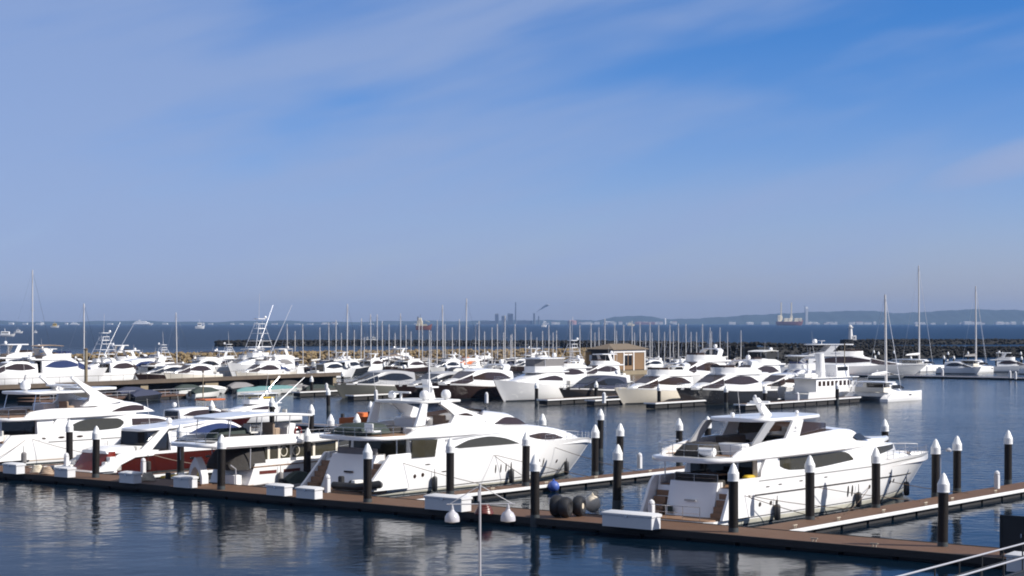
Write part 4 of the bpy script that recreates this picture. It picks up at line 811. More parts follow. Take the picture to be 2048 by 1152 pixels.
def catamaran(lb, pos, rot, L, mast, lean=0.0, group=None, cover='white'):
    b = Boat('sailing_catamaran', lb, 'catamaran', pos, rot, 0, group)
    B = L*.26
    for sg in (-1, 1):
        hb = MB(); rings = []
        for q in rng(0, 1, 14):
            x = q*L; w = L*.055*(1-max(0, (q-.45)/.55)**2.2)+.03; z = 1.25+.25*q; xo = 0 if q < .99 else .1
            zz = z if q > .12 else .45+(z-.45)*q/.12
            rings.append([(x-.25, sg*B+y*w, zl) for y, zl in ((-.5,-.4), (-.95,.1), (-1,zz-.15), (-.9,zz), (.9,zz), (1,zz-.15), (.95,.1), (.5,-.4))])
        b.part('hull', hb.loft(rings), 'white')
        b.part('hull_window', MB().box(L*.45, L*.6, sg*B+sg*L*.055-.005, sg*B+sg*L*.055+.02, .85, 1.05), 'glass')
    b.part('bridge_deck', MB().box(L*.1, L*.72, -B, B, .75, 1.45, .1), 'white2')
    b.part('trampoline', MB().box(L*.72, L*.95, -B, B, 1.2, 1.25), 'grcanvas')
    b.part('cabin', MB().house(1.4, [(L*.26, 2.75), (L*.5, 2.75), (L*.66, 1.7)], [(L*.2, B*.85), (L*.66, B*.6)], [(L*.2, B*.75), (L*.66, B*.5)], L*.26, L*.66, .2, 10), 'white')
    b.window('cabin_window', 'glass', L*.3, L*.6, [(L*.3, 2.5), (L*.48, 2.45), (L*.6, 2.0)], [(L*.3, 1.95), (L*.6, 1.8)], lambda x, z: B*.79, .06, 8)
    b.slab('cockpit_roof', 'white', L*.06, L*.4, B*.85, 2.85, 2.98, er=.5, n=10)
    for sg in (-1, 1): b.part('roof_post', MB().tube([(L*.09, sg*B*.75, 1.4), (L*.09, sg*B*.75, 2.9)], .05), 'pipe')
    b.part('cockpit_cover', MB().wall([(L*.26, -B*.78), (L*.08, -B*.78), (L*.08, B*.78)], 1.45, 2.15, .04), 'cream')
    b.part('helm_seat', MB().box(L*.12, L*.18, -B*.4, B*.4, 1.45, 2.0, .08), 'grcanvas'); b.part('cabin_door', MB().box(L*.255-.03, L*.255, -B*.5, B*.5, 1.5, 2.7), 'glass')
    mx = L*.52
    b.part('mast', MB().tube([(mx, 0, 2.6), (mx-lean*mast, 0, mast)], .22, 8, .15), 'masts')
    b.part('boom', MB().tube([(mx, 0, 4.0), (L*.12, 0, 4.0)], .09, 6), 'masts')
    b.part('sail_cover', MB().tube([(mx-.1, 0, 4.3), (L*.3, 0, 4.22), (L*.14, 0, 4.1)], .24, 8, .14), cover)
    top = Vector((mx-lean*mast, 0, mast-.1))
    rg = MB().tube([(L*.93, 0, 1.4), top], .05, 5)
    for sg in (-1, 1): rg.tube([(mx-1, sg*B, 1.4), top], .022, 4)
    b.part('rigging', rg, 'alu')
    b.part('crossbeam', MB().tube([(L*.93, -B, 1.35), (L*.93, B, 1.35)], .09, 6), 'alu')
    return b
# ================================================================ middle row, bows towards the camera
RB = HV+math.pi                       # heading of a boat whose bow points down the fingers towards the camera
def bow_at(px, py, L, w=.92): return G(px, py, 0)+V*(L*w)      # stern position when the bow's waterline is seen at a pixel
g = 'motor boats in the middle row'
cruiser('large grey-green cruiser under a big dark canvas cover, leftmost of the middle row', bow_at(684, 797, 21), RB, 21, 'olive', 'grey', 'glass', 1.0, False, False, False, cover='canvas', group=g)
cruiser('dark-hulled sport cruiser with grey curved roof, right of the canvas-covered cruiser', bow_at(806, 801, 20), RB, 20, 'dkhull', 'grey', 'glass', 1.05, False, False, True, group=g, stripe='maroon')
cruiser('dark-hulled sport cruiser with white cabin and long brown windows, left of the white fishing yacht', bow_at(872, 801, 23), RB, 23, 'dkhull', 'white', 'bglass', 1.0, False, False, True, group=g)
b = sportfish('white high-bowed fishing yacht with grey bridge enclosure, in the middle row', bow_at(1008, 803, 21.5, .88), RB, 21.5, 'white', 'bglass', .98, False, False, g, True, True)
cruiser('black-hulled sport cruiser with dark blue cabin, right of the white fishing yacht', bow_at(1128, 805, 19), RB, 19, 'nvhull', 'navy', 'glass', 1.0, False, False, False, group=g)
cruiser('cream-hulled flybridge cruiser with rounded bow, right of the black-hulled sport cruiser', bow_at(1252, 809, 21), RB, 21, 'cream', 'white', 'bglass', 1.0, True, False, True, group=g)
cruiser('black-hulled flybridge cruiser with white deck and long raked brown windscreen', bow_at(1378, 813, 23), RB, 23, 'nvhull', 'white', 'bglass', 1.0, True, False, True, group=g)
# second line just behind
g2 = 'motor boats behind the middle row'
cruiser('white motor yacht with flat hardtop, in front of the clubhouse', G(1420, 792, 0)+V*26-U*19, RB, 19, 'white', 'white', 'bglass', .74, True, True, False, group=g2)
cruiser('white motor yacht with tall domed roof behind the cream-hulled cruiser', G(1440, 790, 0)+V*30-U*17, RB, 22, 'white', 'white', 'bglass', 1.2, True, False, True, group=g2)
cruiser('white motor yacht with long bimini top behind the black-hulled flybridge cruiser', G(1520, 790, 0)+V*33-U*15, RB, 21, 'white', 'white', 'bglass', 1.1, True, False, False, bimini='white2', group=g2)
cruiser('white motor yacht with small radar arch behind the white fishing yacht', G(1130, 785, 0)+V*28-U*15, RB, 19, 'white', 'white', 'bglass', 1.0, True, False, True, group=g2)
cruiser('white sport cruiser with sloping brown side windows left of the trawler', G(1545, 800, 0)+V*14, RB, 20, 'white', 'white', 'bglass', 1.0, False, False, True, group=g2)
cruiser('white flybridge cruiser half hidden left of the trawler yacht', G(1590, 795, 0)+V*20-U*5, RB, 20, 'white', 'white', 'blglass', 1.1, True, False, True, group=g2)
sportfish('white fishing boat with a tall thin tower beside the kiosk', G(1118, 770, 0)+V*10, RB, 14, 'white', 'bglass', 1.05, True, False, g2)
cruiser('white motor yacht with tan canopy behind the big bows left of the clubhouse', G(1060, 775, 0)+V*30, RB, 17, 'white', 'white', 'bglass', 1.15, True, True, False, group=g2)
b = cruiser('very large white motor yacht with low hardtop, behind the trawler yacht', G(1548, 752, 0), .12, 36, 'white', 'white', 'bglass', .66, True, True, False, group=g2, B=7.5, radar=True)
# trawler with a funnel
b = Boat('trawler_yacht', 'white trawler yacht with a white funnel and a row of square cabin windows', 'yacht', G(1592, 804, 0), HV-.05, 0, g)
b.hull('white', [(0, 1.5), (8, 1.6), (13, 2.1), (17.5, 2.9)], 2.4, (0, .2), (16.6, 17.6), tm=.5, wl=.92, dk=.3)
hw = lambda x: 1.95 if x < 12 else 1.95-.9*(x-12)/3
b.part('deckhouse', MB().house(1.3, 3.5, hw, hw, 2.6, 14.2, .08, 14, .02), 'white')
for i in range(9): b.window('cabin_window', 'bglass', 3.2+1.2*i, 3.95+1.2*i, 3.1, 2.35, lambda x, z: hw(x), .03, 3)
b.slab('upper_deck', 'white', .6, 15.2, 2.25, 3.5, 3.64, er=.8)
b.part('wheelhouse', MB().house(3.6, [(9, 5.5), (12.8, 5.4)], 1.5, 1.35, 9.3, 12.9, .12, 8), 'white')
b.window('wheelhouse_window', 'glass', 9.6, 12.5, 5.2, 4.6, lambda x, z: 1.44, .04, 4)
b.part('funnel', MB().loft([[(7.0+.8*math.cos(a)*q-.35*z, .7*math.sin(a)*q, 3.6+3.7*z) for a in rng(0, 5.9, 14)] for q, z in ((1.1, 0), (1, .4), (.92, .85), (.95, 1))]), 'white')
b.part('boat_crane', MB().tube([(4.2, .6, 3.6), (4.2, .6, 5.6), (2.0, .6, 6.2)], .1), 'pipe')
b.part('skiff', MB().house(3.7, [(1.6, 4.2), (4.6, 4.3), (5.2, 4.0)], .55, .65, 1.6, 5.2, .1, 6), 'white2')
b.rail([(1, -2.1, 3.64), (8.8, -2.1, 3.64)], .8, 1.2, .03, 'pipe'); b.rail([(1, 2.1, 3.64), (8.8, 2.1, 3.64)], .8, 1.2, .03, 'pipe')
b.part('mast', MB().tube([(11.5, 0, 5.4), (11.2, 0, 8.6)], .07).tube([(11.3, -.9, 7.2), (11.3, .9, 7.2)], .04), 'pipe'); b.toprail(13, 17.2, .6, .1, 6)
catamaran('white sailing catamaran with dark cockpit cover and tall raked mast, right of the trawler', G(1732, 803, 0), HV-.02, 12.2, 16.4, .02)
# fingers of the middle row and its cross dock
gm = 'finger docks of the middle row'
dock('finger_dock', 'long white-edged finger dock in front of the trawler and black-hulled flybridge cruiser', G(1480, 815, .4), HV, 33, 1.8, .45, ('r', 'e'), gm)
dock('finger_dock', 'short white-edged dock with a white post at its tip, left of the grey-green cruiser', G(592, 789, .4), HV, 24, 1.8, .45, ('r', 'e'), gm)
dock('finger_dock', 'dock in front of the grey-green covered cruiser', G(700, 796, .4), HV, 30, 1.6, .45, ('r', 'e'), gm)
dock('finger_dock', 'dock with brown edge in front of the white fishing yacht', G(1085, 805, .4), HV, 30, 1.8, .45, ('r', 'e'), gm)
dock('finger_dock', 'dock in front of the cream-hulled flybridge cruiser', G(1300, 812, .4), HV, 30, 1.8, .45, ('r', 'e'), gm)
dock('finger_dock', 'dock in front of the black-hulled sport cruiser', G(1180, 806, .4), HV, 30, 1.6, .45, ('r', 'e'), gm)
dock('cross_dock', 'brown dock along the sterns of the middle row', P(-230, 167), HU, 112, 3.2, .45, (), 'far cross docks')
dock('cross_dock', 'long dark-edged dock on the far right carrying white posts and boats', P(-212, 277.4), HU+.02, 140, 3.0, .5, ('r',), 'far cross docks')
mid = [(623,752),(685,742),(657,775),(738,753),(823,747),(842,752),(1073,764),(1192,762),(1318,768),(1452,770),(1530,772),(1674,765),(1559,756),(1603,718),(1440,714),(1300,690),(1327,700),(1360,700),(1394,700),(1447,701),(1536,702),(892,726),(709,716),(748,716),(698,724),(768,724)]
mid += [(1649,690),(1652,709),(1683,711),(1708,700),(1712,711),(1727,714),(1748,700),(1750,710),(1757,703),(1771,709),(1788,701),(1822,712),(1888,711),(1896,703),(1908,711),(1936,703),(2005,704),(2024,711),(2042,703),(2043,712)]
lm = [(640,'the pier end'),(745,'the canvas-covered cruiser'),(850,"the grey-roofed sport cruiser"),(1070,'the white fishing yacht'),(1180,'the kiosk'),(1260,'the clubhouse'),(1330,'the cream-hulled cruiser'),(1450,'the black-hulled flybridge cruiser'),(1600,'the very large white motor yacht'),(1662,'the trawler funnel'),(1703,'the lighthouse'),(1772,'the right-hand catamaran mast'),(1840,'the tallest mast'),(1950,'the boat under the rightmost mast'),(2048,'the right edge of the photo')]
def near_lm(px):
    m, nm = min(lm, key=lambda q: abs(q[0]-px)); return nm, 'left' if px < m else 'right'
cnt = {}
ORD = ['nearest', 'second', 'third', 'fourth', 'fifth', 'sixth', 'seventh', 'eighth', 'ninth', 'tenth', 'eleventh', 'twelfth', 'thirteenth', 'fourteenth', 'fifteenth', 'sixteenth', 'seventeenth', 'eighteenth']
pile0 = None
for px, py in sorted(mid, key=lambda q: min(abs(q[0]-m) for m, _ in lm)):
    k = near_lm(px); i = cnt.get(k, 0); cnt[k] = i+1
    pile(G(px, py, 3.2), 'distant capped pile, %s to the %s of %s' % (ORD[i], k[1], k[0]), zt=3.2, group='distant white-capped piles')
for px, py, lb in [(653,785,'white post at the tip of the short white-edged dock'),(752,800,'white post on the dock before the grey-green cruiser'),(973,806,'white post on the water side of the dark-hulled sport cruiser'),(1510,812,'white post on the long finger dock, left end'),(1595,806,'white post beside the stern of the trawler'),(1885,752,'white post on the far right dock, leftmost of three'),(2020,756,'white post on the far right dock, middle of three'),(2031,758,'white post on the far right dock, rightmost of three'),(1208,806,'white post in front of the black-hulled sport cruiser')]:
    r = empty('service_pedestal', G(px, py, .45), HU); tag(r, lb, 'pedestal', 'distant white service posts')
    MB().box(-.22, .22, -.22, .22, 0, 1.25, .05).build('post', 'box', r); MB().lathe((0,0,1.255), [(.24,0), (.26,.08), (.1,.3), (.02,.32)], 8).build('lamp_hood', 'box', r)
# ================================================================ elevated pier on the left
pa, pb = G(40, 770, 2.3), G(672, 746, 2.3); pa.z = pb.z = 0; d_ = pb-pa; L_ = d_.length
r = empty('pier', pa, math.atan2(d_.y, d_.x)); tag(r, 'long brown elevated pier on thick tan columns with dark shade beneath, at left', 'pier')
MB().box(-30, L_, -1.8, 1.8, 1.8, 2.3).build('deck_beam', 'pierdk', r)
for x in rng(-24, L_-3, 7):
    w_ = random.choice((.5, .9, 1.7)); x += random.uniform(-1, 1)
    c = MB().box(x-w_, x+w_, -1.3, 1.3, -1, 1.795).build('column', 'concrete', r)
MB().box(-30, L_, -1.82, -1.7, 2.32, 2.5).build('kerb', 'pierdk', r)
MB().box(-30, L_, 1.45, 1.75, -1, 1.79).build('shade_panel', 'float_', r)  # dark panel added along the far side, standing in for shade under the deck
mb = MB().tube([(-30, -1.7, 3.4), (L_, -1.7, 3.4)], .03, 4)
for x in rng(-30, L_, 40): mb.tube([(x, -1.7, 2.4), (x, -1.7, 3.4)], .03, 4)
mb.build('railing', 'pierdk', r)
for x in rng(-15, L_-12, 5):
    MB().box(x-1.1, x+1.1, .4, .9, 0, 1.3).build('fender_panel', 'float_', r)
# two tall lamp posts and boats under the pier
for px, py, top, lb in [(172,772,700,'thick brown post in front of the tower boat at left'),(406,800,745,'thin pale post beside the orange workboat'),(1689,765,690,'tall brown post in front of the ochre hut near the lighthouse')]:
    p = G(px, py, .4); h_ = (py-top)/F*p.y
    o = empty('marker_post', p); tag(o, lb, 'post', 'tall posts'); MB().lathe((0,0,0), [(.32 if px == 172 else .09, 0), (.3 if px == 172 else .08, h_)], 8).build('shaft', 'concrete', o); MB().lathe((0,0,h_), [(.4 if px == 172 else .16, 0), (.4 if px == 172 else .16, .15), (.05, .4)], 8).build('top_cap', 'pierdk', o)
for k, (off, L2, lb) in enumerate([(5.5, 60, 'low dark pontoon lying along the near side of the elevated pier'), (15, 34, 'low dark pontoon with a railing, behind the left-edge yacht')]):
    dd = Vector((d_.x, d_.y, 0)).normalized(); nn = Vector((dd.y, -dd.x, 0)); p_ = pa+nn*off-dd*(4 if k == 0 else 12); p_.z = 0
    o = dock('pontoon', lb, p_, math.atan2(dd.y, dd.x), L2, 3.4 if k == 0 else 5, .5, (), 'pontoons by the elevated pier')
    for zz in (1.0, 1.5) if k else (): MB().tube([(0, -2.3, zz), (L2, -2.3, zz)], .035, 5).build('rail', 'pipe', o)
    if k:
        mb = MB()
        for x in rng(0, L2, 14): mb.tube([(x, -2.3, .5), (x, -2.3, 1.5)], .035, 5)
        mb.build('rail_post', 'pipe', o)
    for j, x in enumerate(rng(3, L2-4, 5 if k == 0 else 3)):
        q = p_+dd*x; c_ = ['canvas', 'navy', 'green', 'grcanvas', 'canvas'][j]
        b = Boat('covered_launch', '%s-covered launch tied to the low dark pontoon %s' % (['brown', 'navy', 'green', 'grey', 'black'][j], ['along the pier', 'behind the left-edge yacht'][k]), 'boat', q+nn*(3.2 if k == 0 else 4.2), math.atan2(dd.y, dd.x), 0, 'covered launches by the pontoons')
        b.hull('nvhull' if j % 2 else 'white2', [(0, .75), (7, 1.05)], 1.15, (0, 0), (6.3, 7), n=8, wl=.85)
        b.part('cover', MB().house(.7, [(.2, 1.1), (1.8, 1.75), (4.6, 1.65), (6.5, 1.15)], [(0, 1.1), (6.5, .25)], [(0, .6), (6.5, .1)], .1, 6.6, .2, 8), c_)
        b.part('outboard_motor', MB().box(-.5, -.05, -.18, .18, .3, 1.2, .08), 'black')
for px, py, m, lb in [(385,788,'white2','small white covered launch under the pier'),(472,792,'teal','teal-covered launch under the pier, leftmost of the teal ones'),(497,790,'teal','teal-covered launch under the pier, middle of the teal ones'),(528,788,'teal','teal-covered launch under the pier, rightmost of the teal ones'),(560,786,'grcanvas','grey-covered launch under the right part of the pier'),(610,786,'green','dark green covered launch at the end of the pier')]:
    b = Boat('covered_launch', lb, 'boat', G(px, py, 0), HV-.5, 0, 'covered launches under the pier')
    b.hull('white2' if m != 'green' else 'olive', [(0, .7), (6, .95)], 1.0, (0, 0), (5.4, 6), n=8, wl=.85)
    b.part('cover', MB().house(.65, [(.2, .95), (1.5, 1.45), (4, 1.4), (5.6, 1.05)], [(0, .95), (5.6, .25)], [(0, .5), (5.6, .1)], .1, 5.7, .2, 8), m)
    b.part('outboard_motor', MB().box(-.5, -.05, -.18, .18, .3, 1.2, .08), 'black')
# ================================================================ boats between the front row and the pier
b = cruiser('dark red hulled cruiser with white roof sweep and red cockpit, behind the left-edge yacht', G(300, 862, 0), HV, 15, 'red', 'white', 'bglass', .8, False, False, False, group='boats behind the front row')
b = Boat('workboat', 'small orange-topped workboat with yellow gear behind the red sport yacht', 'boat', G(385, 842, 0), HV, 0, 'boats behind the front row')
b.hull('white2', [(0, .9), (7, 1.3)], 1.2, (0, .1), (6.4, 7), n=10)
b.slab('canopy', 'orange', 1.0, 4.6, 1.1, 2.45, 2.62, er=.4, n=8)
for x, y in ((1.3, -.9), (1.3, .9), (4.2, -.9), (4.2, .9)): b.part('canopy_post', MB().tube([(x, y, .8), (x, y, 2.5)], .04), 'pipe')
b.part('yellow_gear', MB().box(2.2, 3.4, -.6, .6, .9, 1.7, .15), 'yellow')
b = sportfish('white fishing boat with two pale slanted outriggers, behind the older motor yacht', G(440, 850, 0)+V*12, RB, 13.5, 'white', 'bglass', .85, False, 'aft', 'boats behind the front row')
b = Boat('workboat', 'orange-brown open tender beside the pale floating dock', 'boat', G(664, 850, .0)+V*2, HU, 0, 'boats behind the front row')
b.hull('orange', [(0, .8), (5, 1.1)], 1.0, (0, .1), (4.6, 5.2), n=10, boot=None); b.part('thwart', MB().box(1.5, 1.9, -.85, .85, .62, .72), 'teak'); b.part('outboard_motor', MB().box(-.45, .0, -.16, .16, .3, 1.25, .08), 'black'); b.part('engine_box', MB().box(2.4, 3.6, -.5, .5, .6, 1.5, .1), 'orange')
b = Boat('workboat', 'small yellow-topped boat at the right of the crossed outriggers', 'boat', G(492, 836, 0), HV, 0, 'boats behind the front row')
b.hull('white', [(0, .9), (6, 1.25)], 1.1, (0, .1), (5.4, 6), n=10); b.slab('canopy', 'yellow', 1.0, 4.2, 1.0, 2.4, 2.55, er=.4, n=8); b.part('canopy_post', MB().tube([(1.3, 0, .8), (1.3, 0, 2.45)], .05).tube([(3.9, 0, .8), (3.9, 0, 2.45)], .05), 'pipe')
# ================================================================ far left rows of motor boats beyond the pier
gl_ = 'motor boats beyond the pier'
fl = [(-30,763,19,'white','bglass',1.2,1,1,0,'white flybridge cruiser cut off by the left edge, beyond the pier'),(35,770,21,'white','blglass',1.1,1,0,1,'white flybridge cruiser with a raked arch at the left edge, beyond the pier'),
 (95,768,18,'white','bglass',1.15,0,0,1,'white sport cruiser beyond the pier, left of the thick brown post'),(60,742,15,'white','bglass',1.1,1,1,0,'white flybridge boat near the tan rocks at far left'),(128,748,14,'white','bglass',1.0,0,0,1,'small white boat with upright arch, left of the tower boat at left'),
 (185,764,17,'white','bglass',1.1,0,0,1,'white sport boat with slanted arch, right of the thick brown post'),(224,762,19,'white','blglass',1.05,0,0,0,'white coupe with arched blue window beyond the pier'),(200,742,16,'white','bglass',1.2,1,1,0,'white flybridge boat with long hardtop near the tan rocks'),
 (262,744,14,'white','bglass',1.0,1,0,1,'small white flybridge boat right of the long-hardtop boat'),(296,752,16,'white2','bglass',1.1,1,1,0,'off-white flybridge boat left of the yawl with a lowered boom'),(350,756,20,'white','bglass',1.0,0,0,1,'white sport cruiser with sweeping bow beyond the pier centre'),
 (408,750,15,'white','bglass',1.1,1,1,0,'white flybridge boat right of the sweeping-bow cruiser'),(452,750,15,'white2','glass',1.1,1,0,0,'off-white boat below the small blue-topped tower'),(545,752,17,'white','grcanvas',1.1,1,1,0,'white flybridge boat with grey enclosure right of the big tuna tower'),
 (598,750,16,'white','grcanvas',1.15,1,1,0,'white flybridge boat with grey canvas at the right end of the pier'),(650,742,14,'white','bglass',1.0,1,1,0,'white flybridge boat with orange cockpit near the pier end'),(700,740,13,'white','bglass',1.0,0,0,1,'small white boat left of the canvas-covered cruiser'),
 (770,738,16,'white','bglass',1.0,1,1,0,'white flybridge boat behind the canvas-covered cruiser, left one'),(815,740,18,'white','bglass',.9,0,0,0,'long white boat behind the canvas-covered cruiser, right one'),(905,742,13,'white2','bglass',1.0,0,0,1,'small off-white boat behind the grey-roofed sport cruiser'),(965,742,13,'white','orange',1.0,1,0,1,'small white boat with orange canvas left of the white fishing yacht'),(1040,735,14,'white','bglass',1.1,1,1,0,'white flybridge boat directly behind the white fishing yacht')]
for px, py, L, hu, gl, hs, fy, ht, ar, lb in fl:
    cruiser(lb, G(px, py, 0), HV+random.uniform(-.1, .1) if random.random() < .6 else RB, L, hu, 'white', gl, hs*1.1, bool(fy), bool(ht), bool(ar), group=gl_, bimini=('grcanvas' if gl == 'grcanvas' else random.choice([False, False, 'navy', 'tanup']) if not ht else False))
ex = [(20,752,13),(48,760,15),(112,756,13),(150,742,12),(238,752,14),(278,762,15),(322,746,13),(376,744,12),(392,762,16),(436,764,15),(505,762,14),(520,744,12),(570,760,15),(622,758,14),(668,750,13),(722,744,12),(742,736,11),(792,746,14),(842,744,13),(872,738,12),(925,746,13),(945,736,12),(985,738,12),(1012,742,13),(1075,742,13),(1105,738,12),(1330,742,13),(1380,740,12),(1460,744,12),(1500,742,12)]
wh = ['the thick brown post', 'the tallest tuna tower', 'the canvas-covered cruiser', 'the white fishing yacht', 'the clubhouse', 'the bimini-topped motor yacht']
whx = [168, 500, 745, 1070, 1262, 1490]; seen_ = {}
for i, (px, py, L) in enumerate(ex):
    j = min(range(6), key=lambda q: abs(whx[q]-px)); sd_ = 'left' if px < whx[j] else 'right'; st_ = ['hardtop boat', 'sport boat', 'flybridge boat', 'canvas-topped boat', 'low runabout'][i % 5]
    kk = (j, sd_, st_); seen_[kk] = seen_.get(kk, 0)+1
    lb = 'small white %s%s among the crowded berths, %s of %s' % ('' if seen_[kk] == 1 else 'farther ', st_, sd_, wh[j])
    cruiser(lb, G(px, py, 0), random.choice([HV, RB])+random.uniform(-.08, .08), L, random.choice(['white', 'white', 'white2', 'nvhull', 'cream', 'dkhull']), 'white', random.choice(['bglass', 'glass', 'blglass']), random.uniform(1.0, 1.3), i % 5 in (0, 2), i % 5 == 0, i % 5 in (1, 2), group=gl_, bimini=(random.choice(['navy', 'grcanvas', 'white2', 'tanup']) if i % 5 == 3 else False), dome=i % 2 == 0)
sportfish('white fishing boat with aluminium tower, seen beyond the left-edge yacht and its swept arch', G(150, 757, 0)+V*14, RB, 15, 'white', 'bglass', 1.12, True, 'tall', gl_)
sportfish('large white fishing boat with the tallest tuna tower and long outriggers, left of centre', G(462, 757, 0)+V*15, RB+.05, 17, 'white', 'bglass', 1.3, True, 'tall', gl_)
sportfish('white fishing boat with small dark-topped tower, left of the tallest tuna tower', G(425, 750, 0), HV, 12, 'white', 'bglass', 1.0, True, False, gl_)
sportfish('white fishing boat with a slim tower near the thin pale mast at left', G(292, 752, 0), HV, 12, 'white', 'bglass', 1.0, True, False, gl_)
# ================================================================ sailing yachts by their masts
ms = [(65,540,742,.0),(168,607,748,0),(354,625,752,.02),(575,648,742,.012),(606,648,742,.012),(658,645,742,.01),(682.5,666,735,0),(694,608,742,-.01),(722,637,742,-.01),(728.5,674,742,0),(742,628,742,.012),(754.5,629,742,0),(778,649,742,0),(801,627,742,0),(822,663,735,0),(838,636,742,0),(845,650,738,.01),(858.7,660,742,0),(862,662,740,0),(886,610,742,.012),(890,648,740,0),(918.6,638,742,0),(932,597,744,-.012),(950,650,742,-.03),(969,663,740,0),(984,655,742,0),(1007,665,740,0),(1010,631,742,0),(1021.5,670,740,0),(1024,668,738,0),(1030,648,742,0),(1051,655,742,0),(1073.6,675,736,0),(1085,662,738,0),(1097.6,650,742,0),(1106,665,738,0),(1113,661,740,0),(1160,650,740,.01),(1182,648,738,0),(1189.6,665,735,0),(1210,637,742,.005),(1229,648,738,-.008),(1233,662,735,0),(1264,642,740,0),(1269,665,735,0),(1280,645,740,0),(1291,665,735,0),(1304,665,735,0),(1317,650,738,-.008),(1329,664,736,0),(1346.7,662,736,0),(1357,647,740,.006),(1372,648,738,.005),(1382,664,735,0),(1393,664,735,0),(1420,655,738,-.006),(1423,663,736,0),(1455,664,735,0),(1482,661,736,0),(590,662,738,0),(640,655,742,.008),(672,640,742,0),(708,660,738,-.01),(765,642,742,.01),(790,666,736,0),(812,650,740,0),(874,640,742,-.008),(905,655,740,.01),(958,642,742,0),(995,648,740,.008),(1062,664,738,0),(1140,640,742,0),(1198,655,738,.006),(1247,650,740,-.006),(1300,645,742,0),(1340,650,740,.006),(1405,648,740,0),(1440,655,738,0)]
lm2 = [(65,'the left edge'),(168,'the tower boat at left'),(354,'the launch with flags'),(520,'the tallest tuna tower'),(690,'the pier end'),(850,'the red-hulled ship offshore'),(932,'the tall mast amid the tan rocks'),(1030,'the distant industrial towers'),(1180,'the kiosk'),(1260,'the clubhouse'),(1370,'the domed white motor yacht'),(1490,'the bimini-topped motor yacht')]
def near2(px):
    m, nm = min(lm2, key=lambda q: abs(q[0]-px)); return nm, 'left' if px < m-.1 else 'right'
cnt = {}
for px, top, wy, lean in sorted(ms, key=lambda q: min(abs(q[0]-m) for m, _ in lm2)):
    k = near2(px); i = cnt.get(k, 0); cnt[k] = i+1
    p = G(px, wy, 0); mh = H-(top-YH)*p.y/F; L = max(7.5, min(16, mh*.72)); hd = random.choice([HV, RB])
    du = Vector((math.cos(hd), math.sin(hd), 0)); hz = mh > 15
    lb = '%s sailing yacht, %s mast to the %s of %s' % ('tall' if hz else 'small', ORD[i], k[1], k[0])
    if k[0] == 'the left edge': lb = 'tall-masted sailing yacht with a thick pale mast near the left edge of the photo'
    sailboat(lb, p-du*(L*.55), hd, L, mh, random.choice(['white', 'white', 'white', 'navy', 'white2']), lean if hd == HV else -lean, random.choice(['navy', 'canvas', 'grcanvas', 'white2']), mr=.125 if mh < 15 else .165)
# ================================================================ far right boats
catamaran('large white sailing catamaran with the tallest mast and sloping boom, at right', G(1803, 743, 0), HV-.05, 17, 26.4, .012, 'boats at the far right dock')
catamaran('white catamaran under the rightmost mast with a dark open bow', G(1923, 745, 0), HV-.1, 13, 21, .008, 'boats at the far right dock', 'grcanvas')
gr = 'boats at the far right dock'
cruiser('white motor boat with a tan canvas cockpit, between the two right-hand catamarans', G(1872, 747, 0), -.35, 10.5, 'white', 'white', 'glass', 1.35, False, False, False, group=gr, bimini=False)
cruiser('white flybridge boat right of the rightmost mast', G(1972, 744, 0), -.1, 12, 'white', 'white', 'bglass', 1.3, True, True, False, group=gr)
cruiser('white boat with a pale awning at the right edge of the photo', G(2036, 748, 0), -.2, 12, 'white', 'white', 'bglass', 1.2, False, False, True, group=gr)
cruiser('small cream motor boat left of the large right-hand catamaran', G(1722, 745, 0), -.1, 9, 'cream', 'white', 'glass', 1.0, False, False, False, group=gr)
cruiser('low cream motor boat just behind the sailing catamaran of the middle row', G(1735, 757, 0), -.2, 8, 'cream', 'white', 'glass', .9, False, False, False, group=gr)
# ================================================================ clubhouse, kiosks, hut
def building(name, lb, c, rot, Lx, Ly, h, hr, wall, ov=.6, group=None, cat='building'):
    r = empty(name, c, rot); tag(r, lb, cat, group)
    MB().box(-Lx/2, Lx/2, -Ly/2, Ly/2, -1, h).build('wall', wall, r)
    MB().loft([[(-Lx/2-ov, -Ly/2-ov, h+.004), (Lx/2+ov, -Ly/2-ov, h+.004), (Lx/2+ov, Ly/2+ov, h+.004), (-Lx/2-ov, Ly/2+ov, h+.004)], [(-Lx/2-ov, -Ly/2-ov, h+.2), (Lx/2+ov, -Ly/2-ov, h+.2), (Lx/2+ov, Ly/2+ov, h+.2), (-Lx/2-ov, Ly/2+ov, h+.2)], [(-Lx/2+Ly*.42, -.2, h+hr), (Lx/2-Ly*.42, -.2, h+hr), (Lx/2-Ly*.42, .2, h+hr), (-Lx/2+Ly*.42, .2, h+hr)]]).build('roof', 'roof', r, smooth=False)
    return r
c0 = G(1262, 738, .8)
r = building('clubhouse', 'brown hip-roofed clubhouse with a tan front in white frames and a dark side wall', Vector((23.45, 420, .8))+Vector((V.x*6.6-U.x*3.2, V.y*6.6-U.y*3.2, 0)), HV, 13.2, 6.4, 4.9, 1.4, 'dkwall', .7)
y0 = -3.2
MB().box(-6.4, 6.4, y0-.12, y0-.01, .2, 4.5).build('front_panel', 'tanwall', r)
for x in (-6.4, -2.3, 1.7, 6.3): MB().box(x-.18, x+.18, y0-.26, y0-.13, 0, 4.6).build('frame_post', 'frame', r)
MB().box(-6.6, 6.5, y0-.28, y0-.14, 4.25, 4.85).build('frame_beam', 'frame', r)
for x in (-2.0, -.3): 
    f_ = MB().box(x, x+1.3, y0-.2, y0-.13, 1.2, 3.9).build('window', 'glass', r); MB().box(x-.08, x+1.38, y0-.24, y0-.205, 3.6, 3.9).build('window_blind', 'frame', f_)
MB().box(-8, 9, y0-4, y0+9, -1.6, -.02).build('terrace', 'concrete', r)
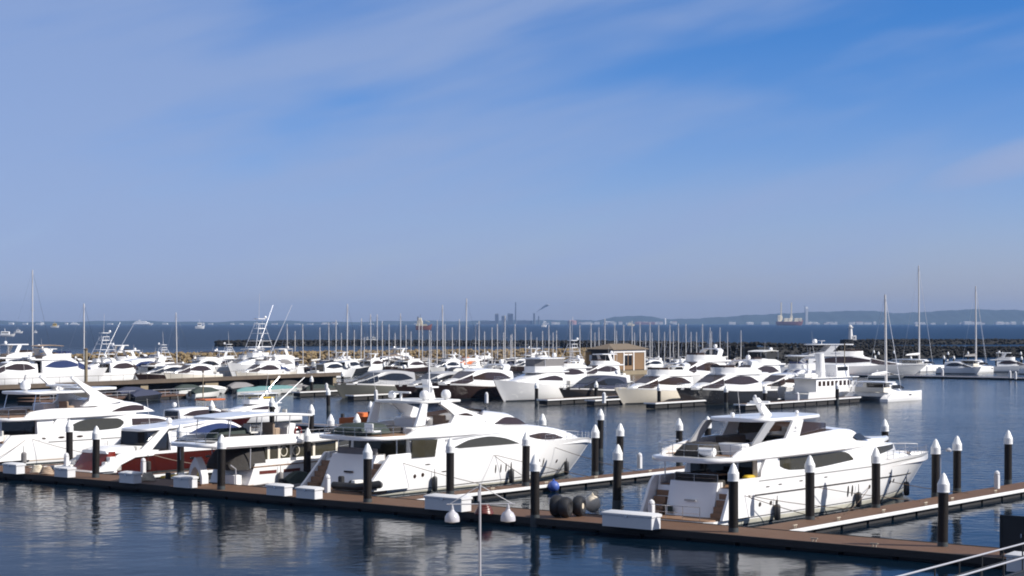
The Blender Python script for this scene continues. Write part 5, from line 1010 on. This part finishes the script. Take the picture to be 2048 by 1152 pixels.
for dx, lb in ((1181, 'small ochre octagonal kiosk with pale roof left of the clubhouse, left of a pair'), (1202, 'small ochre octagonal kiosk with pale roof left of the clubhouse, right of a pair')):
    q = D(dx, 712, 425); k = empty('kiosk', (q.x, 425, 2.2)); tag(k, lb, 'kiosk', 'kiosks beside the clubhouse')
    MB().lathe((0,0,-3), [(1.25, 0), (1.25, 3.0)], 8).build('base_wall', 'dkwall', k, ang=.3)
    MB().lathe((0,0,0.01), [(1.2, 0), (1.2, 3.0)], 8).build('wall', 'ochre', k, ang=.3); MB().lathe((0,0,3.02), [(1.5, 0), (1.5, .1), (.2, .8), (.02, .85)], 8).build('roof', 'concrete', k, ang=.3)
    MB().box(-.35, .35, -1.24, -1.13, .9, 2.3).build('window', 'frame', k)
q = D(1700, 720, 520); k = building('hut', 'small ochre hut below the lighthouse, beside the dark breakwater', Vector((q.x, q.y, 1.2)), .9, 2.0, 1.7, 3.1, .25, 'ochre', .1)
MB().box(-1.6, 1.6, -1.4, 1.4, -3.5, -1.01).build('plinth', 'dkwall', k)
MB().box(-.4, .4, -.92, -.855, .1, 2.1).build('door', 'dkwall', k)
# ================================================================ breakwaters and lighthouse
def rocks(name, lb, pts, w, m, n, size, group='breakwaters'):
    """pts: (x, y, crest height); a bank of boulders along a line"""
    mb = MB(); pts = [Vector(p) for p in pts]
    rings = []
    for i, p in enumerate(pts):
        d = (pts[min(i+1, len(pts)-1)]-pts[max(0, i-1)]); d.z = 0; d.normalize(); nrm = Vector((d.y, -d.x, 0)); h = p.z
        c = Vector((p.x, p.y, 0)); rings.append([c+nrm*(w/2+h*1.2)+Vector((0,0,-1)), c+nrm*w/2+Vector((0,0,h*.88)), c-nrm*w/2+Vector((0,0,h*.88)), c-nrm*(w/2+h*1.2)+Vector((0,0,-1))])
    mb.loft(rings)
    ico = [(0,0,1), (.9,0,.2), (.3,.85,.15), (-.7,.5,.2), (-.7,-.5,.15), (.3,-.85,.2), (0,0,-.9)]
    tri = [(0,1,2), (0,2,3), (0,3,4), (0,4,5), (0,5,1), (6,2,1), (6,3,2), (6,4,3), (6,5,4), (6,1,5)]
    for _ in range(n):
        i = random.randrange(len(pts)-1); q = random.random(); p = pts[i].lerp(pts[i+1], q); d = pts[i+1]-pts[i]; d.z = 0; d.normalize(); nrm = Vector((d.y, -d.x, 0))
        o = random.uniform(-w/2-p.z*.4, w/2+p.z*1.1); z = p.z if abs(o) < w/2 else p.z*(1-(abs(o)-w/2)/(p.z*1.2)); z = max(-.2, z)+random.uniform(-.35, .25)
        s_ = size*random.uniform(.55, 1.25); k = len(mb.v); R = Matrix.Rotation(random.uniform(0, 6.28), 3, 'Z') @ Matrix.Rotation(random.uniform(-.7, .7), 3, 'X')
        for v in ico: mb.v.append(tuple(Vector((p.x, p.y, z))+nrm*o+R @ Vector((v[0]*s_*random.uniform(.7, 1.2), v[1]*s_, v[2]*s_*.75))))
        mb.f += [tuple(k+t for t in f_) for f_ in tri]
    c = pts[0]; mb.v = [tuple(Vector(v)-Vector((c.x, c.y, 0))) for v in mb.v]
    o = mb.build(name, m, loc=(c.x, c.y, 0), smooth=False); tag(o, lb, 'breakwater', group); return o
def crest(px, py, z): v = G(px, py, z); return (v.x, v.y, z)
rocks('breakwater', 'bank of tan boulders behind the left and middle boats', [crest(-700, 733, 3.9), crest(-150, 719, 3.9), crest(0, 713.5, 4.0), crest(400, 709.5, 4.0), crest(800, 705.5, 4.0), crest(1130, 702, 4.0), crest(1240, 700.5, 4.0)], 3.5, 'rock', 5200, .95)
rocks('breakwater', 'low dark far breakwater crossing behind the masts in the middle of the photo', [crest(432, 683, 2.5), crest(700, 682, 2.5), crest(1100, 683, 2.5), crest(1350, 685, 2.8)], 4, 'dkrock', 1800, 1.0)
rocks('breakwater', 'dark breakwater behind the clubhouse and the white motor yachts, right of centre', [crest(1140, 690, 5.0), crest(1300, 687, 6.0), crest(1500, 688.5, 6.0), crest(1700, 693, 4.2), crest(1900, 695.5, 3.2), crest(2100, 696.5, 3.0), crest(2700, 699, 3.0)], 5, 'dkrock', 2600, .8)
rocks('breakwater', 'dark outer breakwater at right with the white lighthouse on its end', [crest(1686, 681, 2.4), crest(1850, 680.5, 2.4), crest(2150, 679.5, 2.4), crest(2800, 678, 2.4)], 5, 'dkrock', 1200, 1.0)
lp = crest(1703, 678.8, 3.0); zl = lp[1]/F
r = empty('lighthouse', (lp[0], lp[1], 2.6)); tag(r, 'small white lighthouse on the end of the dark outer breakwater', 'lighthouse')
MB().lathe((-2*zl,0,.0), [(6*zl*.8, 0), (5*zl*.75, 17*zl), (4*zl*.75, 25*zl)], 14).build('tower', 'frame', r)
MB().lathe((-2*zl,0,25*zl), [(5.5*zl, 0), (5.5*zl, 1.2*zl), (3.2*zl, 1.3*zl), (3.2*zl, 3.6*zl), (3.8*zl, 3.7*zl), (.5*zl, 5.6*zl)], 14).build('lantern_room', 'frame', r)
MB().box(1.5*zl, 9*zl, -4*zl, 4*zl, 0, 9*zl, .2).build('keeper_room', 'frame', r)
MB().box(4*zl, 6*zl, -4.15*zl, -4.02*zl, 1, 6*zl).build('door', 'dkwall', r)
# ================================================================ ships and boats offshore
def ship(name, lb, px, py, Lpx, hpx, hullm, superm, Y=None, kind='launch', rot=0.0, group='boats offshore', cat='ship'):
    p = G(px, py, 0); k = p.y/F; L = Lpx*k; h = hpx*k
    b = Boat(name, lb, cat, p-Vector((math.cos(rot), math.sin(rot), 0))*L/2, rot, 0, group)
    hh = h*(.42 if kind != 'jackup' else .2)
    b.hull(hullm, [(0, hh*.9), (.7*L, hh*.85), (L, hh*1.25)], L*(.14 if kind != 'jackup' else .2), (0, 0), (.93*L, L), n=10, dk=.05, boot=None, keel=-.05*L)
    if kind == 'launch':
        b.part('wheelhouse', MB().house(hh*.7, h*.82, L*.1, L*.09, .25*L, .68*L, .05*L, 5), superm); b.part('window_band', MB().box(.3*L, .65*L, -L*.104, L*.104, h*.6, h*.72), 'glass')
        b.part('mast', MB().tube([(.45*L, 0, h*.8), (.43*L, 0, h*1.35)], .012*L, 5), superm)
    elif kind == 'freighter':
        b.part('bulwark', MB().wall([(x, -L*.13) for x in (.02*L, .7*L)], hh*.84, hh*1.15, .02*L), superm)
        b.part('deckhouse', MB().box(.08*L, .42*L, -L*.1, L*.1, hh*.85, h*.78, .02*L), superm); b.part('bridge', MB().box(.14*L, .36*L, -L*.11, L*.11, h*.785, h*1.0, .02*L), superm)
        b.part('funnel', MB().box(.1*L, .16*L, -.03*L, .03*L, h*.8, h*1.12), 'ctyd'); b.part('mast', MB().tube([(.28*L, 0, h), (.28*L, 0, h*1.3)], .01*L, 5), 'ctyd'); b.part('deck_crane', MB().tube([(.6*L, 0, hh), (.6*L, 0, h*.8), (.85*L, 0, h*.65)], .012*L, 5), 'shipcream')
    elif kind == 'ferry':
        for i in range(3): b.part('deck_level', MB().box((.06+.05*i)*L, (.82-.08*i)*L, -L*.09, L*.09, hh*.85+i*h*.19, hh*.85+(i+1)*h*.19-.002*L, .01*L), superm)
        b.part('funnel', MB().box(.3*L, .37*L, -.03*L, .03*L, h*.99, h*1.25), superm)
    elif kind == 'jackup':
        for x in (.17, .55): b.part('jackup_leg', MB().box(x*L-.022*L, x*L+.022*L, -.022*L, .022*L, 0, h, .004*L), 'shipcream'); b.part('leg_base', MB().box(x*L-.045*L, x*L+.045*L, -.04*L, .04*L, hh*.9, h*.42, .01*L), 'shipcream')
        for i, x in enumerate((.03, .28, .42, .66, .8)): b.part('deck_cargo', MB().box(x*L, (x+.12)*L, -L*.1, L*.1, hh*.86, hh*(1.6 if i else 2.2), .01*L), 'shipcream')
    return b
ship('launch', 'white launch at the left edge of the open sea, larger of two', 12, 673, 38, 12, 'white', 'white', cat='boat')
ship('launch', 'white launch on the open sea near the left edge, smaller of two', 37, 666.5, 18, 8, 'white', 'white', cat='boat')
ship('launch', 'white launch with flags on the open sea right of the yawl mast at left', 400, 657.5, 19, 14, 'white', 'white', cat='boat')
ship('launch', 'small white workboat on the horizon near the left mast', 110, 655.5, 17, 10, 'white2', 'yellow', cat='boat')
ship('launch', 'tiny white boat on the sea just right of the tall left mast', 71, 666, 7, 6, 'white', 'white', cat='boat')
ship('ferry', 'long pale ferry on the horizon at left', 286, 650.6, 42, 9, 'white', 'white', kind='ferry')
ship('ferry', 'pale ferry hazy on the far left horizon', 150, 650.2, 20, 5, 'white', 'white', kind='ferry')
ship('freighter', 'small freighter with dark red hull and cream deckhouse offshore, left of centre', 848, 660, 33, 24, 'shipred', 'shipcream', kind='freighter')
ship('jackup_barge', 'red jack-up barge with two tall cream legs on the horizon at right', 1580, 651, 54, 46, 'shipred', 'shipcream', kind='jackup')
ship('launch', 'white sailing boat shape close to the far industrial shore', 1088, 654, 11, 9, 'white', 'white', cat='boat')
ship('launch', 'pale boat hazy on the horizon at the far left', 82, 650.5, 6, 8, 'white', 'white', cat='boat')
ship('ferry', 'cream ship close to the far shore behind the clubhouse masts', 1262, 652, 15, 7, 'shipcream', 'shipcream', kind='ferry')
ship('launch', 'small pale boat off the far shore at right, near the tallest mast', 1834, 652.5, 8, 4, 'white', 'white', cat='boat')
# sea mark between masts
q = G(748, 680, 2.8)
for i, (px, lb) in enumerate([(735, 'pale excavator boat shape on the dark far breakwater, left'), (748, 'pale cabin boat moored at the dark far breakwater')]):
    ship('launch', lb, px, 684, 14 if i else 8, 12, 'white2', 'white2', cat='boat')
# ================================================================ far shore
YS = 13500.0
def shore(name, pts, depth, Y0):
    mb = MB(); rings = []
    for px, py in pts:
        x = (px-1024)/F*Y0; h = max(2, H-(py-YH)*Y0/F)
        n1 = random.uniform(.75, 1.05)
        rings.append([(x, Y0, -1), (x, Y0+depth*.1, h*.35*n1), (x, Y0+depth*.4, h*.8*n1), (x, Y0+depth*.6, h), (x, Y0+depth, -1)])
    mb.loft(rings); return tag(mb.build(name, 'shore', smooth=True, ang=2), kind='structure')
pts = [(px, 642.5+1.2*math.sin(px*.021)+.8*math.sin(px*.063+1)) for px in range(-1200, 1000, 14)]
shore('far_shore', pts, 900, YS)
hp = cv([(880, 643), (960, 641), (1080, 640), (1200, 640), (1240, 634), (1280, 630.5), (1320, 633), (1360, 638), (1440, 635), (1530, 629), (1600, 626), (1680, 622), (1730, 621), (1765, 619.5), (1800, 622), (1850, 625), (1900, 622), (1950, 619.5), (1990, 617), (2048, 618), (2200, 620), (2700, 626), (3100, 634)])
shore('far_hills', [(px, hp(px)+.7*math.sin(px*.09)+.5*math.sin(px*.23+2)) for px in range(880, 3000, 10)], 1300, YS+300)
def fbox(name, lb, px0, px1, top, Y, m='ctyw', roof=None, base=649.5, group=None, cat='building', kind='block'):
    x0, x1 = (px0-1024)/F*Y, (px1-1024)/F*Y; h = H-(top-YH)*Y/F; w = x1-x0; d = min(w, 60)
    r = empty(name, (x0+w/2, Y, 0)); tag(r, lb, cat, group)
    if kind == 'stack':
        MB().lathe((0,0,-1), [(w/2*1.2, 0), (w/2*.8, h+1)], 10).build('shaft', m, r); MB().lathe((0,0,h), [(w/2, 0), (w/2, h*.05), (w*.3, h*.06)], 10).build('rim', m, r)
    elif kind == 'tank':
        MB().lathe((0,0,-1), [(w/2, 0), (w/2, h*.8), (w*.4, h*.95), (.5, h+1)], 14).build('shell', m, r); MB().tube([(w*.5, 0, 0), (w*.5, -1, h*.9)], w*.03).build('ladder', m, r)
    else:
        MB().box(-w/2, w/2, 0, d, -1, h*.88).build('wall', m, r); MB().loft([[(-w/2-.5, -.5, h*.88+.01), (w/2+.5, -.5, h*.88+.01), (w/2+.5, d+.5, h*.88+.01), (-w/2-.5, d+.5, h*.88+.01)], [(-w/2*.9, d*.4, h), (w/2*.9, d*.4, h), (w/2*.9, d*.6, h), (-w/2*.9, d*.6, h)]]).build('roof', roof or m, r, smooth=False)
    return r
Yi = YS-120
for a in [('tower_block','dark stepped tower of the far industrial shore, leftmost',990,997,627,'ctyd','block'),('tower_block','dark broad industrial block left of the tall thin stack',1003,1012,631,'ctyd','block'),('tower_block','broadest dark industrial block, left of the tall thin stack',1015,1026,627,'ctyd','block'),('chimney','tallest thin dark stack on the far shore',1030,1032.6,607,'ctyd','stack'),('chimney','dark smoking stack on the far shore',1066.5,1070.5,628,'ctyd','stack'),('chimney','short dark stack right of the smoking stack',1076,1079,633,'ctyd','stack'),('chimney','pale slim tower among red roofs on the far shore',1144,1146,634,'ctyw','stack'),('tower_block','tall white tower on the far shore right of the red jack-up barge',1611.5,1616,613.5,'ctyw','block'),('chimney','dark thin mast beside the tall white far tower',1609,1610.3,613,'ctyd','stack'),('storage_tank','pale storage tank below the far hill left of the black-hulled cruiser masts',1328,1332,636,'ctyw','tank'),('storage_tank','red industrial block on the far shore right of the smoking stack',1135,1153,640,'ctyr','tank'),('tower_block','long low blue-grey shed on the far shore below the towers',962,990,642,'ctyd','block'),('tower_block','long red-roofed hall on the far shore, behind the right-hand masts',1270,1310,644,'ctyr','block'),('tower_block','long dark shed right of the broadest industrial block',1032,1064,641,'ctyd','block')]:
    fbox(a[0], a[1], a[2], a[3], a[4], Yi, a[5], kind=a[6], group='industrial towers on the far shore')
sb = None
xs = [random.uniform(-10, 960) for _ in range(26)]+[random.uniform(1085, 1350) for _ in range(40)]+[random.uniform(1430, 2060) for _ in range(46)]
for i, px in enumerate(xs):
    w = random.uniform(4, 15) if px > 1000 else random.uniform(4, 12); t = random.uniform(642.6, 646.2) if px > 1000 else random.uniform(645, 647.4)
    fbox('shore_building', 'low pale waterfront building on the hazy far shore', px, px+w, t, YS-60-random.uniform(0, 40), 'ctyw', random.choice([None, None, 'ctyr', 'ctyd']), group='low waterfront buildings on the far shore')
# smoke from the stack
mb = MB()
for i in range(9):
    q = i/8; mb.ball(((1069+3*q**.6*4+14*q-1024)/F*Yi, Yi, H-(627-17*q**.7-YH)*Yi/F), 3+9*q, (1.3, 1, .6), 10, 6)
sm = mb.build('smoke', mat('dark_smoke', (.24, .25, .28), 1.0, var=.3, scale=.05)); sm['kind'] = 'stuff'
# ================================================================ water, air, sky, sun, camera
def water_mat():
    m = bpy.data.materials.new('sea_water'); m.use_nodes = True; nt = m.node_tree; b = nt.nodes['Principled BSDF']; N = nt.nodes.new; Lk = nt.links.new
    b.inputs['Base Color'].default_value = (.0015, .007, .015, 1); b.inputs['IOR'].default_value = WATER['ior']
    g_ = N('ShaderNodeNewGeometry'); sx = N('ShaderNodeSeparateXYZ'); Lk(g_.outputs['Position'], sx.inputs[0])
    far = N('ShaderNodeMapRange'); far.inputs[1].default_value = 380; far.inputs[2].default_value = 900; far.inputs[3].default_value = 0; far.inputs[4].default_value = 1; Lk(sx.outputs['Y'], far.inputs[0])
    rr = N('ShaderNodeMapRange'); rr.inputs[3].default_value = WATER['r0']; rr.inputs[4].default_value = WATER['r1']; Lk(far.outputs[0], rr.inputs[0]); Lk(rr.outputs[0], b.inputs['Roughness'])
    mp = N('ShaderNodeMapping'); mp.inputs['Scale'].default_value = (1, 1, 1); Lk(g_.outputs['Position'], mp.inputs[0])
    n1 = N('ShaderNodeTexNoise'); n1.inputs['Scale'].default_value = .9; n1.inputs['Detail'].default_value = 2; Lk(mp.outputs[0], n1.inputs['Vector'])
    n2 = N('ShaderNodeTexNoise'); n2.inputs['Scale'].default_value = .11; n2.inputs['Detail'].default_value = 2; Lk(mp.outputs[0], n2.inputs['Vector'])
    # calm patches and ruffled patches
    n3 = N('ShaderNodeTexNoise'); n3.inputs['Scale'].default_value = .025; n3.inputs['Detail'].default_value = 2; Lk(mp.outputs[0], n3.inputs['Vector'])
    st_ = N('ShaderNodeMapRange'); st_.inputs[1].default_value = .35; st_.inputs[2].default_value = .65; st_.inputs[3].default_value = WATER['b0']; st_.inputs[4].default_value = WATER['b0']*2.2; Lk(n3.outputs['Fac'], st_.inputs[0])
    md = N('ShaderNodeMapRange'); md.inputs[1].default_value = 98; md.inputs[2].default_value = 165; md.inputs[3].default_value = 1; md.inputs[4].default_value = WATER['mid']; Lk(sx.outputs['Y'], md.inputs[0])
    mm_ = N('ShaderNodeMath'); mm_.operation = 'MULTIPLY'; Lk(st_.outputs[0], mm_.inputs[0]); Lk(md.outputs[0], mm_.inputs[1])
    stf = N('ShaderNodeMix'); stf.inputs[3].default_value = WATER['b1']; Lk(far.outputs[0], stf.inputs[0]); Lk(mm_.outputs[0], stf.inputs[2])
    b1 = N('ShaderNodeBump'); b1.inputs['Distance'].default_value = .25; Lk(stf.outputs[0], b1.inputs['Strength']); Lk(n1.outputs['Fac'], b1.inputs['Height'])
    b2 = N('ShaderNodeBump'); b2.inputs['Distance'].default_value = 1.2; b2.inputs['Strength'].default_value = WATER['b2']; Lk(n2.outputs['Fac'], b2.inputs['Height']); Lk(b1.outputs['Normal'], b2.inputs['Normal'])
    Lk(b2.outputs['Normal'], b.inputs['Normal'])
    return m
WATER = dict(r0=.10, r1=.3, b0=.06, b1=.9, b2=.10, ior=1.09, mid=5.0)
mb = MB(); mb.v = [(-11500, -150, 0), (11500, -150, 0), (11500, 16800, 0), (-11500, 16800, 0)]; mb.f = [(0, 1, 2, 3)]
tag(mb.build('sea', water_mat(), smooth=False), kind='structure')
# air
HAZE = dict(den=4.0e-5, col=(.28, .46, .80))
hm = bpy.data.materials.new('air'); hm.use_nodes = True; nt = hm.node_tree; nt.nodes.clear()
ou = nt.nodes.new('ShaderNodeOutputMaterial'); pv = nt.nodes.new('ShaderNodeVolumePrincipled')
pv.inputs['Density'].default_value = HAZE['den']; pv.inputs['Color'].default_value = HAZE['col']+(1,); nt.links.new(pv.outputs[0], ou.inputs['Volume'])
hz = MB().box(-12000, 12000, -300, 17200, -7.5, 190).build('haze', hm, smooth=False); hz['kind'] = 'stuff'
hm.cycles.homogeneous_volume = True if hasattr(hm.cycles, 'homogeneous_volume') else None
# sun: from the right, a little behind the camera
EL = math.radians(36); sd_ = (U*.906+V*.4226); AZ = math.atan2(sd_.x, sd_.y)       # azimuth from +Y towards +X
S = Vector((math.sin(AZ)*math.cos(EL), math.cos(AZ)*math.cos(EL), math.sin(EL)))
sl = bpy.data.lights.new('sun', 'SUN'); sl.energy = 5.0; sl.angle = math.radians(.5); sl.color = (1, .955, .89)
so = bpy.data.objects.new('sun', sl); COL.objects.link(so); so.rotation_euler = S.to_track_quat('Z', 'Y').to_euler(); so.location = S*200
w = bpy.data.worlds.new('World'); sc.world = w; w.use_nodes = True; nt = w.node_tree; N = nt.nodes.new; Lk = nt.links.new
bg = nt.nodes['Background']; bg.inputs['Strength'].default_value = .066
sk = N('ShaderNodeTexSky'); sk.sky_type = 'NISHITA'; sk.sun_disc = False; sk.sun_elevation = EL; sk.sun_rotation = AZ
sk.altitude = 0; sk.air_density = 1.0; sk.dust_density = .6; sk.ozone_density = 3.0
tc = N('ShaderNodeTexCoord'); sp = N('ShaderNodeSeparateXYZ'); Lk(tc.outputs['Generated'], sp.inputs[0])
def mth(op, a, b=None, cl=False):
    n = N('ShaderNodeMath'); n.operation = op; n.use_clamp = cl
    for i, x in enumerate((a, b)):
        if x is None: continue
        if isinstance(x, (int, float)): n.inputs[i].default_value = x
        else: Lk(x, n.inputs[i])
    return n.outputs[0]
def ss(x, a, b, lo=0.0, hi=1.0):
    n = N('ShaderNodeMapRange'); n.interpolation_type = 'SMOOTHSTEP'
    for i, q in enumerate((a, b, lo, hi)): n.inputs[i+1].default_value = q
    Lk(x, n.inputs[0]); return n.outputs[0]
def mixc(f, a, b, bt='MIX'):
    n = N('ShaderNodeMix'); n.data_type = 'RGBA'; n.blend_type = bt
    for i, x in ((0, f), (6, a), (7, b)):
        if isinstance(x, tuple): n.inputs[i].default_value = x+(1,)
        elif isinstance(x, (int, float)): n.inputs[i].default_value = x
        else: Lk(x, n.inputs[i])
    return n.outputs[2]
az = mth('ARCTAN2', sp.outputs['X'], sp.outputs['Y']); el = mth('ARCSINE', sp.outputs['Z'])
# clear sky: deep film-like blue overhead, lilac grey towards the horizon
tint = mixc(ss(el, 0.0, .20), (1.06, 1.11, 1.72), (.26, .73, 1.42))
tint = mixc(ss(el, .30, .75), tint, (.62, .72, .86))
base = mixc(1.0, sk.outputs[0], tint, 'MULTIPLY')
# cirrus streaks drawn out along one wind direction
cb = N('ShaderNodeCombineXYZ'); Lk(az, cb.inputs[0]); Lk(el, cb.inputs[1])
def noise(rot, sx_, sy_, sc_, det, dist, loc=(0, 0, 0), rough=.5):
    m = N('ShaderNodeMapping'); m.vector_type = 'TEXTURE'; m.inputs['Rotation'].default_value = (0, 0, math.radians(rot)); m.inputs['Scale'].default_value = (1/sx_, 1/sy_, 1); m.inputs['Location'].default_value = loc
    Lk(cb.outputs[0], m.inputs[0]); n = N('ShaderNodeTexNoise'); n.inputs['Scale'].default_value = sc_; n.inputs['Detail'].default_value = det; n.inputs['Roughness'].default_value = rough; n.inputs['Distortion'].default_value = dist
    Lk(m.outputs[0], n.inputs['Vector']); return n.outputs['Fac']
n1 = noise(13, 4, 20, 1.0, 3, .5, CLOUD_LOC); n2 = noise(15, 9, 55, 1.0, 3, .3, (.3, .1, 0), .45)
left = mth('MAXIMUM', ss(az, .30, -.24), ss(az, .5, 1.0))  # cirrus to the right, outside the view, is added for more neutral fill light
dens = mth('ADD', mth('MULTIPLY', left, .38), mth('ADD', mth('MULTIPLY', n1, 1.05), mth('MULTIPLY', n2, .40)))
cl = ss(dens, .64, 1.18, 0, .74)
cl = mth('MULTIPLY', cl, ss(el, -.02, .05))
rx, ry = mth('SUBTRACT', az, .285), mth('SUBTRACT', el, .0905)
wa = mth('ADD', mth('MULTIPLY', rx, .966), mth('MULTIPLY', ry, .259)); wb = mth('SUBTRACT', mth('MULTIPLY', ry, .966), mth('MULTIPLY', rx, .259))
wd = mth('ADD', mth('POWER', mth('ABSOLUTE', mth('MULTIPLY', wa, 1/.085)), 2.0), mth('POWER', mth('ABSOLUTE', mth('MULTIPLY', wb, 1/.013)), 2.0))
wisp = mth('MULTIPLY', ss(wd, 0.0, 1.0, 1.0, 0.0), ss(n2, .2, .6, .5, .95))
cl = mth('MAXIMUM', cl, wisp)
ccol = mixc(ss(el, .22, .6), (3.8, 4.95, 7.9), (5.6, 6.0, 7.0))
col = mixc(cl, base, ccol)
Lk(col, bg.inputs['Color'])
cam = bpy.data.cameras.new('camera'); co = bpy.data.objects.new('camera', cam); COL.objects.link(co); sc.camera = co
co.location = (0, 0, H); co.rotation_euler = (math.pi/2, 0, 0); cam.sensor_width = 36; cam.lens = F/2048*36; cam.shift_y = (YH-576)/2048
cam.clip_start = 1; cam.clip_end = 60000
vs = sc.view_settings; vs.view_transform = 'Standard'; vs.look = 'None'; vs.exposure = .35; vs.gamma = 1
sc.cycles.filter_width = 1.9; sc.cycles.volume_bounces = 0; sc.cycles.max_bounces = 6
try: sc.cycles.use_denoising = True
except Exception: pass
